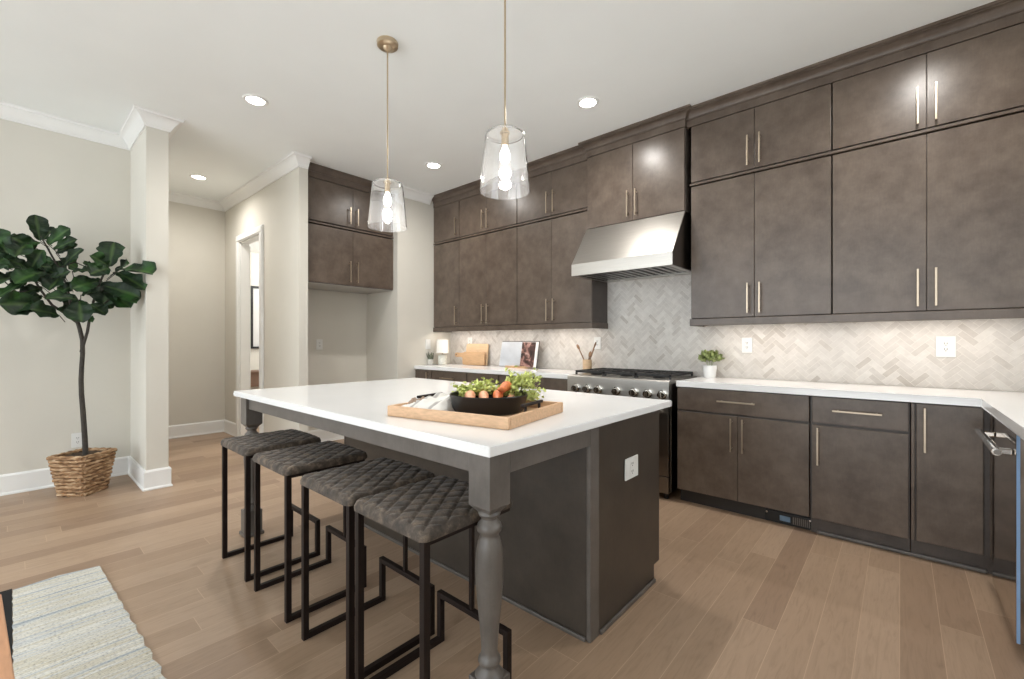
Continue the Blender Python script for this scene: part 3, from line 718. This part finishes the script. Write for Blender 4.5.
# under cabinet led bars
def ledbar(x0, x1, label):
    t = thing('under_cabinet_light', label, 'light bar', ((x0+x1)/2, UY+.09, 1.397), 0, 'under cabinet lights')
    L = (x1-x0)/2
    MB().box(-L, L, -.012, .012, -.010, -.0005, .002).build('housing', 'trim', t)
    MB().box(-L+.01, L-.01, -.008, .008, -.0125, -.0102).build('diffuser', 'strip_glow', t)
    lamp('led_glow', 'AREA', t, (0, 0, -.016), STRIP_W*(x1-x0), (1, .86, .74), shape='RECTANGLE', size=2*L-.03, size_y=.02)
for a, b, lab in ((-4.5, -3.75, 'slim light bar under the wall cabinets at the far left corner'), (-3.6, -3.1, 'slim light bar under the wall cabinets above the cutting boards'), (-2.95, -2.3, 'slim light bar under the wall cabinets left of the hood'),
                  (-1.15, -.45, 'slim light bar under the wall cabinets right of the hood'), (-.25, .5, 'slim light bar under the far right wall cabinets')): ledbar(a, b, lab)

# ------------------------------------------------------------------ tray, pan, carrots, towel on the island
IZ = .911; ang = math.atan2(.112, .594)
tr = thing('serving_tray', 'light wooden tray with black metal handles on the island', 'tray', (-1.391, 1.352, IZ), ang)
TL, TW = .604, .48
w = MB(); w.box(-TL/2+.012, TL/2-.012, -TW/2+.012, TW/2-.012, .0, .012); w.build('base', 'bamboo', tr)
w = MB(); w.box(-TL/2, TL/2, -TW/2, -TW/2+.018, 0, .045, .004); w.box(-TL/2, TL/2, TW/2-.018, TW/2, 0, .045, .004); w.box(-TL/2, -TL/2+.018, -TW/2+.018, TW/2-.018, 0, .045, .003); w.box(TL/2-.018, TL/2, -TW/2+.018, TW/2-.018, 0, .045, .003); w.build('rim', 'bamboo', tr)
for s_ in (-1, 1):
    x = s_*(TL/2-.03); w = MB(); w.box(x-.007, x+.007, -.085, .085, .060, .072, .003)
    for y in (-.06, .06): w.cyl((x, y, .012), (x, y, .062), .006, 10)
    w.build('handle', 'blackmetal', tr)
pc = (-1.362, 1.392); pz = IZ+.0125
pn = thing('cast_iron_pan', 'round black pan holding carrots on the wooden tray', 'pan', (pc[0], pc[1], pz))
MB().lathe([(0, 0), (.140, 0), (.150, .004), (.160, .02), (.169, .066), (.172, .074), (.169, .078), (.164, .075), (.155, .022), (.14, .012), (0, .012)], (0, 0, 0), 56).build('bowl', 'pan', pn)
def carrot(label, mat, base, tip, r, nt, seed, spread=.12, lean=(0, 0, 0)):
    base, tip = Vector(base), Vector(tip); t = thing('carrot', label, 'carrot', tuple(base), 0, 'carrots in the pan')
    rnd = random.Random(seed); d = tip-base; w = MB(); n = 14
    pts = [d*(i/n)+Vector((0, 0, .004*math.sin(i*.6))) for i in range(n+1)]
    w.tube(pts, lambda q: r*max(.12, (1-q)**.55)*(1 if q > .04 else .7)*(1+.05*math.sin(q*40)), 14); w.build('root', mat, t, ang=70)
    w = MB(); w2 = MB()
    for i in range(nt):
        dr_ = (-d.normalized()*rnd.uniform(.3, 1.0)+Vector((rnd.uniform(-.9, .9), rnd.uniform(-.9, .9), rnd.uniform(.1, .65)))+Vector(lean)).normalized(); dr_.z = min(dr_.z, .62)
        L = spread*rnd.uniform(.7, 1.25); pp = [dr_*L*q/5+Vector((0, 0, -.02*(q/5)**2)) for q in range(6)]
        w.tube(pp, .0022, 5)
        for q in range(2, 6):
            for _ in range(7):
                c0 = pp[q]+Vector((rnd.gauss(0, .013), rnd.gauss(0, .013), rnd.gauss(0, .011))); a = Vector((rnd.uniform(-1, 1), rnd.uniform(-1, 1), rnd.uniform(-.5, 1))).normalized(); b_ = a.orthogonal().normalized()*.006; a *= .014
                th = a.cross(b_).normalized()*.0012
                v = [w2.bm.verts.new(c0+o) for o in (-a*.4, b_+th, a, -b_+th)]; w2.bm.faces.new(v)
                u = [w2.bm.verts.new(c0+o-th*1.2) for o in (-a*.4, b_, a, -b_)]; w2.bm.faces.new(u[::-1])
    st_ = w.build('stalks', 'vine', t); w2.build('greens', 'greens', t)
    return t
cz = pz+.058
def P3(dx, dy, z): return (pc[0]+dx, pc[1]+dy, z)
# view direction in plan is roughly (-.70,.72); right is (.75,.66)
def V(r, f, z): return (pc[0]+.72*r-.69*f, pc[1]+.69*r+.72*f, pz+z)
carrot('pale orange carrot at the left of the pan', 'carrotpale', V(-.085, .06, .058), V(-.08, -.08, .05), .026, 12, 1, .105, (-.7, .3, .4))
carrot('light orange carrot in the middle of the pan', 'carrotpale', V(-.025, .07, .058), V(-.012, -.09, .046), .024, 11, 2, .10, (-.3, .5, .3))
carrot('thick orange carrot right of centre in the pan', 'carrot', V(.042, .075, .06), V(.044, -.08, .046), .026, 9, 3, .085, (.3, .6, .2))
carrot('deep orange carrot lying on top at the right of the pan', 'carrot', V(.085, .06, .102), V(.04, -.045, .094), .024, 12, 4, .12, (.6, .5, .1))
carrot('small pale carrot lying at the right rim of the pan', 'carrotpale', V(.102, .065, .05), V(.096, -.06, .05), .017, 10, 5, .12, (.9, .5, .0))
# towel: folded cloth lump on the left part of the tray
def cloth(name, mat, label, cen, rz, sx_, sy_, hgt, seed, cat, parent=None):
    w = MB(); n = 34; g = {}
    for i in range(n+1):
        for j in range(n+1):
            u = i/n*2-1; v = j/n*2-1
            ed = max(0, 1-max(abs(u), abs(v))**3)
            nz = noise.noise(Vector((u*1.7+seed, v*2.2, .3)))*.5+.35*noise.noise(Vector((u*4+seed, v*3.2, 2)))
            z = hgt*(.45+.55*nz+.25)*ed**.7+.004
            wob = .06*noise.noise(Vector((u*2.3, v*2.3, seed+5)))
            g[i, j] = w.bm.verts.new(((u+wob)*sx_, (v+wob*.7)*sy_, max(.003, z)))
    for i in range(n):
        for j in range(n): w.bm.faces.new((g[i, j], g[i+1, j], g[i+1, j+1], g[i, j+1]))
    r_ = bmesh.ops.extrude_face_region(w.bm, geom=list(w.bm.faces)); vs = [e for e in r_['geom'] if isinstance(e, bmesh.types.BMVert)]
    bmesh.ops.translate(w.bm, vec=(0, 0, -.0025), verts=vs)
    o = w.build(name, mat, parent, ang=70); o.location = cen; o.rotation_euler = (0, 0, rz)
    if label: tag(o, label, cat)
    return o
tw = cloth('linen_towel', 'linen', 'crumpled white striped linen towel on the left side of the tray', (-1.568, 1.285, IZ+.0135), ang+.12, .11, .165, .07, 1.3, 'towel')
cloth('towel_hem', 'taupe', None, (-.075, -.065, .0), .5, .045, .05, .066, 4.1, None, tw)

# ------------------------------------------------------------------ things on the worktops
def foliage(w, c, r, n, ln, seed, up=.4, fl=.35):
    rnd = random.Random(seed); c = Vector(c)
    for _ in range(n):
        d = Vector((rnd.gauss(0, 1), rnd.gauss(0, 1), abs(rnd.gauss(0, 1))+up)).normalized(); p = c+d*r*rnd.uniform(.35, 1)
        ax = (d+Vector((rnd.uniform(-.6, .6), rnd.uniform(-.6, .6), rnd.uniform(-.2, .7)))).normalized(); sd = ax.orthogonal(); sd = (Matrix.Rotation(rnd.uniform(0, 6.28), 3, ax) @ sd).normalized(); nn = ax.cross(sd)
        L = ln*rnd.uniform(.7, 1.2); B = L*fl
        pts = [p, p+ax*L*.35+sd*B, p+ax*L*.7+sd*B*.8-nn*L*.05, p+ax*L-nn*L*.12, p+ax*L*.7-sd*B*.8-nn*L*.05, p+ax*L*.35-sd*B]
        mid = w.bm.verts.new(p+ax*L*.5+nn*L*.07); v = [w.bm.verts.new(q) for q in pts]
        for i in range(6): w.bm.faces.new((v[i], v[(i+1) % 6], mid))
WZ = CT1
# white pot right
t = thing('potted_plant', 'small green plant in a white pot on the worktop right of the range', 'plant', (-1.19, 3.84, WZ))
MB().lathe([(0, 0), (.042, 0), (.045, .004), (.056, .098), (.056, .102), (.051, .102), (.046, .08), (0, .08)], (0, 0, 0), 32).build('pot', 'white_ceramic', t)
MB().lathe([(0, .086), (.0475, .083), (0, .0805)], (0, 0, 0), 20).build('soil', 'soil', t)
w = MB(); foliage(w, (0, 0, .12), .088, 230, .038, 11, .5, .36)
for i in range(10): a = i*.63; w.tube([(0.01*math.cos(a), .01*math.sin(a), .085), (.03*math.cos(a), .03*math.sin(a), .13), (.05*math.cos(a), .05*math.sin(a), .165)], .0016, 5)
w.build('foliage', 'pot_leaf', t, smooth=False)
# succulent left
t = thing('potted_succulent', 'tiny grey-green succulent in a speckled pot in the far left corner', 'plant', (-4.555, 3.585, WZ))
MB().lathe([(0, 0), (.035, 0), (.038, .004), (.041, .072), (.037, .072), (.034, .055), (0, .055)], (0, 0, 0), 28).build('pot', 'stone_pot', t)
w = MB(); rnd = random.Random(4)
for i in range(22):
    a = rnd.uniform(0, 6.28); l_ = rnd.uniform(.07, .125); tl = rnd.uniform(.1, .45); b0 = Vector((.018*math.cos(a), .018*math.sin(a), .05)); d = Vector((math.cos(a)*tl, math.sin(a)*tl, 1)).normalized()
    w.tube([b0+d*l_*q/4 for q in range(5)], lambda q: .009*(1-q*.75), 6)
w.build('foliage', 'succulent', t)
# lamp
t = thing('table_lamp', 'small lamp with white drum shade in the left worktop corner', 'lamp', (-4.44, 3.685, WZ))
MB().lathe([(0, 0), (.05, 0), (.058, .006), (.06, .03), (.059, .10), (.05, .125), (.02, .135), (0, .135)], (0, 0, 0), 32).build('base', 'lampbase', t)
MB().cyl((0, 0, .134), (0, 0, .20), .008, 12).build('neck', 'nickel', t)
MB().lathe([(.074, .155), (.078, .155), (.074, .325), (.0, .327), (.0, .323), (.070, .321)], (0, 0, 0), 36, close=True).build('lamp_shade', 'shade', t)
# cutting boards leaning on the tile
def lean(o, ax_rot): o.rotation_euler = (ax_rot, 0, 0)
def board(name, label, x, y, poly, th, mat, rx):
    w = MB().prism(poly, 'y', -th, 0); bmesh.ops.bevel(w.bm, geom=[e for e in w.bm.edges], offset=.003, segments=2, affect='EDGES')
    o = tag(w.build(name, mat, smooth=False), label, 'cutting board'); o.location = (x, y, WZ); o.rotation_euler = (-rx, 0, 0); return o
def rrect(x0, x1, z0, z1, r, n=5):
    out = []
    for cx_, cz_, a0 in ((x1-r, z0+r, -PI/2), (x1-r, z1-r, 0), (x0+r, z1-r, PI/2), (x0+r, z0+r, PI)):
        for i in range(n+1): a = a0+i*PI/2/n; out.append((cx_+r*math.cos(a), cz_+r*math.sin(a)))
    return out
board('cutting_board', 'pale rectangular wooden cutting board, taller one leaning against the tile', -4.235, 3.905, rrect(0, .39, 0, .272, .02), .018, 'boardpale', .12)
pd = rrect(0, .40, .003, .168, .02)
pd2 = [p for p in pd]
# paddle with a handle on the left side
pp_ = [(.02, .003), (.38, .003)]+[(.40-.02+.02*math.cos(a), .023+.02*math.sin(a)) for a in (-.8, -.4, 0)]+[(.40, .148), (.394, .162), (.38, .168), (.03, .168), (.0, .158), (-.03, .15), (-.12, .158), (-.15, .15), (-.158, .128), (-.15, .106), (-.12, .098), (-.03, .106), (0, .09), (.0, .02)]
bo = board('cutting_board', 'tan wooden paddle board with a side handle in front of the taller board', -4.255, 3.872, pp_, .016, 'boardtan', .10)
MB().cyl((-.125, -.0165, .128), (-.125, -.0175, .128), .009, 12).build('handle_hole', 'cover', bo)
# cookbook on an easel
t = thing('cookbook', 'open cookbook propped on the left worktop with a food photograph', 'book', (-3.25, 3.80, WZ))
def page(nm, mat, x0, x1, ya, yb, z0, z1, off=0, th=.012, parent=None):
    tilt = .19; w = MB()
    def pt(x, z, d): 
        yy = (ya if x == x0 else yb)+z*tilt+d; return (x, yy, z)
    v = [pt(x0, z0, off), pt(x1, z0, off), pt(x1, z1, off), pt(x0, z1, off), pt(x0, z0, off+th), pt(x1, z0, off+th), pt(x1, z1, off+th), pt(x0, z1, off+th)]
    v = [w.bm.verts.new(q) for q in v]
    for f in ((0, 1, 2, 3), (7, 6, 5, 4), (0, 4, 5, 1), (1, 5, 6, 2), (2, 6, 7, 3), (3, 7, 4, 0)): w.bm.faces.new([v[i] for i in f])
    return w.build(nm, mat, parent or t, smooth=False)
page('cover', 'cover', -.275, .0, -.02, .03, .012, .305, .0, .006); page('cover', 'cover', .0, .262, .03, -.0, .012, .305, .0, .006)
page('left_page', 'paper', -.268, -.001, -.02, .03, .016, .297, -.015, .0145); rp_ = page('right_page', 'white_ceramic', .001, .255, .03, -.0, .016, .297, -.015, .0145)
page('photograph', 'photo', .004, .222, .0297, .004, .018, .293, -.0165, .001, rp_)
w = MB()
for i in range(9): 
    z = .25-i*.022; zz = z
    w.box(-.235, -.235+(.17 if i % 4 else .11), -.018+.012+z*.19-.0157-.004, -.018+.012+z*.19-.0155-.002, z, z+.005)
w.bm.free()
w = MB(); w.box(-.16, .14, -.045, .07, 0, .011, .003); w.box(-.16, .14, -.045, -.037, .011, .026, .002); w.build('stand', 'boardtan', t)
# utensil crock with spoons
t = thing('utensil_crock', 'small wooden crock beside the range holding spoons', 'crock', (-2.345, 3.80, WZ))
MB().lathe([(0, 0), (.043, 0), (.045, .003), (.045, .118), (.043, .12), (.038, .12), (.037, .02), (0, .02)], (0, 0, 0), 32).build('cup', 'boardpale', t)
def spoon(label, b0, p1, seed):
    t = thing('wooden_spoon', label, 'spoon', b0, 0, 'spoons in the crock'); d = Vector(p1)-Vector(b0)
    MB().tube([d*q/6 for q in range(7)], lambda q: .0055+.001*q, 10).build('stick', 'spoon', t)
    n = d.normalized(); w = MB(); w.sph((0, 0, 0), 1, (.019, .008, .032), 16); o = w.build('bowl', 'spoon', t); o.location = d+n*.024; o.rotation_euler = n.to_track_quat('Z', 'Y').to_euler()
spoon('wooden spoon leaning left out of the crock', (-2.335, 3.80, WZ+.024), (-2.46, 3.83, WZ+.225), 1)
spoon('wooden spoon leaning right out of the crock', (-2.355, 3.805, WZ+.024), (-2.28, 3.825, WZ+.245), 2)
spoon('short wooden spoon standing in the middle of the crock', (-2.345, 3.785, WZ+.024), (-2.335, 3.825, WZ+.15), 3)

# ------------------------------------------------------------------ fig tree and basket
bx = Vector((-4.999, .39, 0)); brz = math.radians(41)
bk = thing('basket_planter', 'square woven seagrass basket planter against the left wall', 'basket', tuple(bx), brz)
w = MB(); hb = .33; hw0, hw1 = .098, .140
rows = 11
for i in range(rows):
    z0 = hb*i/rows; z1 = hb*(i+1)/rows; zz = (z0+z1)/2; h_ = hw0+(hw1-hw0)*zz/hb; rr = (z1-z0)*.52
    for s_ in range(4):
        a = s_*PI/2; ca, sa = math.cos(a), math.sin(a); path = []
        for q in range(17):
            u = (q/16*2-1)*h_; d = h_+.004*math.sin(q*2.1+i*PI+s_); path.append((u*ca+d*sa, u*sa-d*ca, zz+.0025*math.sin(q*1.7+i)))
        w.tube(path, lambda q, rr=rr, i=i: rr*(1+.12*math.sin(q*31+i*2)), 7)
w.build('woven_wall', 'weave', bk, ang=70)
w = MB()
A = [w.bm.verts.new((sx*(hw0-.004), sy*(hw0-.004), .002)) for sx, sy in ((-1, -1), (1, -1), (1, 1), (-1, 1))]; B = [w.bm.verts.new((sx*(hw1-.008), sy*(hw1-.008), hb-.01)) for sx, sy in ((-1, -1), (1, -1), (1, 1), (-1, 1))]
w.bm.faces.new(A); 
for i in range(4): j = (i+1) % 4; w.bm.faces.new((A[i], A[j], B[j], B[i]))
w.build('liner', 'cover', bk)
w = MB(); n = 14; g = {}
for i in range(n+1):
    for j in range(n+1): g[i, j] = w.bm.verts.new(((i/n-.5)*2*(hw1-.012), (j/n-.5)*2*(hw1-.012), .305+.014*noise.noise(Vector((i*.7, j*.7, 1)))))
for i in range(n):
    for j in range(n): w.bm.faces.new((g[i, j], g[i+1, j], g[i+1, j+1], g[i, j+1]))
w.build('soil', 'soil', bk)

ft = thing('fiddle_leaf_fig', 'tall fiddle-leaf fig tree rising from the woven basket', 'tree', (bx.x, bx.y, .30))
def L3(px, py, dx=0):
    """a spot in the tree: spread along the wall (from the picture's left-right) and height; dx = distance out from the trunk"""
    dx = max(dx, (px-118)*.012); px -= 3.5*min(1, max(0, (340-py)/40))
    t = (px-512)/441.18; ux, uy = -.6607+t*.7507, .7507+t*.6607; X = -5.0+dx; q = X/ux
    return Vector((X-bx.x, q*uy-bx.y, 1.227+(341.86-py)/441.18*q-.30))
w = MB()
w.tube([L3(85.5, 455), L3(84.8, 440), L3(83.8, 424), L3(82.6, 408), L3(81.4, 394), L3(81, 380), L3(81.6, 366), L3(82.6, 353), L3(82.2, 340), L3(80.6, 329), L3(78.6, 320)], lambda q: .0185-.005*q, 10)
def stem(pts, r0, r1): w.tube(pts, lambda q: r0+(r1-r0)*q, 8)
stem([L3(81, 352), L3(88, 332, .02), L3(93, 312, .04), L3(100, 290, .06), L3(108, 272, .08), L3(112, 264, .1)], .011, .006)
stem([L3(78, 322), L3(68, 314, .03), L3(55, 305, .05), L3(44, 290, .05), L3(32, 270, .06), L3(26, 262, .07)], .011, .006)
stem([L3(79, 324), L3(74, 306), L3(70, 285, -.03), L3(62, 268, -.02), L3(52, 250, 0), L3(44, 236, .0)], .010, .005)
stem([L3(93, 312, .04), L3(106, 304, .12), L3(118, 296, .16)], .006, .004)
stem([L3(62, 268, -.02), L3(78, 262, .1), L3(92, 268, .15)], .006, .004)
stem([L3(44, 290, .05), L3(20, 292, .12), L3(6, 280, .14)], .006, .004)
LB = bmesh.new(); vlay = LB.verts.layers.float.new('vein')
prof0 = [(0, .06), (.06, .28), (.14, .50), (.24, .64), (.34, .70), (.44, .78), (.56, .92), (.66, 1.0), (.76, .98), (.86, .82), (.94, .52), (.98, .28), (1.0, .05)]
def smooth_prof(n):
    out = []
    for i in range(n+1):
        t = i/n; t = t if t < .8 else .8+.2*math.sin((t-.8)/.2*PI/2)
        for (a, ha), (b, hb) in zip(prof0, prof0[1:]):
            if a <= t <= b+1e-9: u = (t-a)/(b-a); u = u*u*(3-2*u)*.5+u*.5; out.append((t, ha+(hb-ha)*u)); break
    return out
prof = smooth_prof(22)
def leaf(base, tip, wid, face=(1, 0, .35), droop=.12, seed=0):
    base, tip = Vector(base), Vector(tip); ax = tip-base; L = ax.length; ax.normalize(); f = Vector(face); f = (f-ax*f.dot(ax)).normalized(); sd = ax.cross(f)
    rows_ = []
    for k_, (t, h) in enumerate(prof):
        row = []
        for m_ in range(-4, 5):
            u = m_/4; hw = h*wid*.5*(1+.07*math.sin(t*21+seed+(2 if m_ > 0 else 0)))
            p = base+ax*L*t+sd*hw*u+f*(abs(u)**1.3*hw*.42-droop*L*(t-.35)**2+.011*math.sin(t*15+seed*1.3+u*2)*abs(u))
            wx, wy = p.x+bx.x, p.y+bx.y
            if wx < -4.66 and wy > .722: p = Vector((p.x, .722-bx.y-(wy-.722)*.15, p.z))
            if wx < -5.375: p = Vector((-5.375-bx.x, p.y, p.z))
            v = LB.verts.new(p); v[vlay] = .28 if m_ == 0 else (.07 if abs(m_) == 2 and k_ % 2 else 0.0); row.append(v)
        rows_.append(row)
    for a, b in zip(rows_, rows_[1:]):
        for i in range(8): LB.faces.new((a[i], a[i+1], b[i+1], b[i]))
Z = .1914
leaves = [  # base xy, tip xy in the crop's own frame, depth of base / tip, width ratio
 (225,185,205,50,.0,.02,.62), (245,178,302,115,-.05,-.1,.5), (268,205,382,120,.02,.08,.55), (300,232,418,178,.05,.12,.55), (308,250,418,205,.0,.1,.45), (345,320,440,225,.08,.16,.4),
 (228,195,62,205,.03,.1,.75), (205,240,80,165,.08,.16,.75), (60,260,-20,125,.1,.05,.7), (70,262,-40,330,.12,.2,.7), (175,345,235,235,.1,.2,.6), (160,330,50,275,.1,.2,.7), (250,345,95,400,.1,.24,.6),
 (120,365,-10,400,.08,.2,.6), (185,385,5,472,.12,.2,.3), (250,520,18,515,.16,.3,.66), (320,575,170,540,.18,.28,.7), (435,492,258,478,.2,.28,.5), (432,497,432,610,.2,.3,.85), (480,515,565,570,.14,.2,.75),
 (395,345,505,338,.1,.18,.42), (590,320,612,190,.12,.1,.8), (585,318,492,262,.15,.24,.72), (590,330,490,355,.18,.28,.85), (650,332,815,352,.14,.22,.55), (625,350,775,428,.16,.25,.5), (560,420,745,478,.14,.25,.62), (560,440,700,530,.12,.2,.72),
 (600,400,555,520,.08,.14,.8), (540,395,395,432,.14,.24,.62), (330,330,215,318,.05,.12,.55), (350,360,270,440,.1,.22,.6), (300,300,190,270,-.05,-.12,.7), (360,400,470,450,.05,.1,.6), (240,430,130,460,.05,.12,.7),
 (410,590,320,545,.1,.2,.6), (470,570,490,610,.08,.12,.6), (60,330,150,300,-.05,-.12,.7), (100,250,150,170,-.08,-.14,.75), (330,280,420,330,-.08,-.16,.7), (620,360,690,300,-.05,-.12,.7), (520,330,455,295,-.06,-.12,.4),
 (200,300,120,350,-.05,-.1,.8), (40,300,-30,250,-.04,-.1,.8), (160,200,100,260,.12,.24,.8), (290,380,380,345,.14,.26,.55), (460,430,560,400,-.06,-.1,.6), (350,450,400,540,-.05,-.1,.6),
 (210,300,300,360,.0,.1,.7), (280,420,200,330,.02,.05,.7), (390,420,480,380,.0,.08,.6), (300,470,400,420,.05,.1,.6), (150,420,60,350,.0,.05,.7), (440,470,520,450,.1,.16,.6), (130,300,30,320,-.1,-.15,.7), (350,380,320,290,-.05,-.1,.6),
 (230,470,120,520,.1,.2,.6), (520,470,600,540,.05,.1,.7), (640,430,730,500,.02,.05,.6), (90,220,20,200,.05,.1,.7), (180,500,90,560,.2,.28,.7),
]
for k_, (a, b, c, d, da, db, wr) in enumerate(leaves):
    rnd = random.Random(k_); B0 = L3(a*Z, 205+b*Z, da); T0_ = L3(c*Z, 205+d*Z, db); L = (T0_-B0).length
    leaf(B0, T0_, L*wr*1.04, (1, rnd.uniform(-.5, .2), rnd.uniform(.1, .9)), rnd.uniform(.05, .25), k_)
    st0 = B0.copy(); inner = L3(82-(82-a*Z)*.75, 205+b*Z+7, da*.6)
    w.tube([st0, st0*.5+inner*.5, inner], .0028, 5)
w.build('trunk', 'bark', ft, ang=70)
me = bpy.data.meshes.new('foliage'); LB.to_mesh(me); LB.free(); me.polygons.foreach_set('use_smooth', [True]*len(me.polygons)); me.materials.append(M['leaf'])
fo = bpy.data.objects.new('foliage', me); C.objects.link(fo); fo.parent = ft

# ------------------------------------------------------------------ rug and bench at lower left
w = MB(); n = 60; Lx0, Lx1 = -3.285, -.95; rows_ = []
for i in range(n+1):
    u = i/n; x = Lx0+(Lx1-Lx0)*u; wob = .004*math.sin(i*1.9)+.003*math.sin(i*4.3)
    y0 = .006+.003*math.sin(i*2.7); y1 = .318+.041*(x-Lx0)+wob; c0 = .018 if i == 0 else 0
    rows_.append([w.bm.verts.new(p) for p in ((x, y0, .0008), (x+c0, y0, .010), (x-c0*.3, (y0+y1)/2, .011), (x+c0, y1, .010), (x, y1, .0008))])
for a, b in zip(rows_, rows_[1:]):
    for i in range(4): w.bm.faces.new((a[i], a[i+1], b[i+1], b[i]))
    w.bm.faces.new((a[4], a[0], b[0], b[4]))
w.bm.faces.new(rows_[0][::-1]); w.bm.faces.new(rows_[-1])
tag(w.build('rug', 'rug', ang=50), 'pale striped woven rug runner on the floor at lower left', 'rug')
w = MB(); w.box(-3.30, -1.0, -.12, .004, .0006, .006, .001); tag(w.build('black_floor_sheet', 'matblack'), 'thin black sheet on the floor beside the striped rug', 'mat')  # thin flat black sheet along the rug's left side
bn = thing('bench', 'wooden bench top cut off by the left edge of the photo', 'bench', (-2.085, -.019, 0), math.atan2(.025, .539))
MB().box(0, 1.1, -.36, 0, .415, .45, .004).build('seat', 'benchwood', bn)
for x in (.25, .95):
    w = MB(); w.box(x-.02, x+.02, -.33, -.03, .375, .4145, .002); w.box(x-.02, x+.02, -.33, -.29, 0, .3745, .002); w.box(x-.02, x+.02, -.07, -.03, .0, .3745, .002); w.build('leg_frame', 'blackmetal', bn)
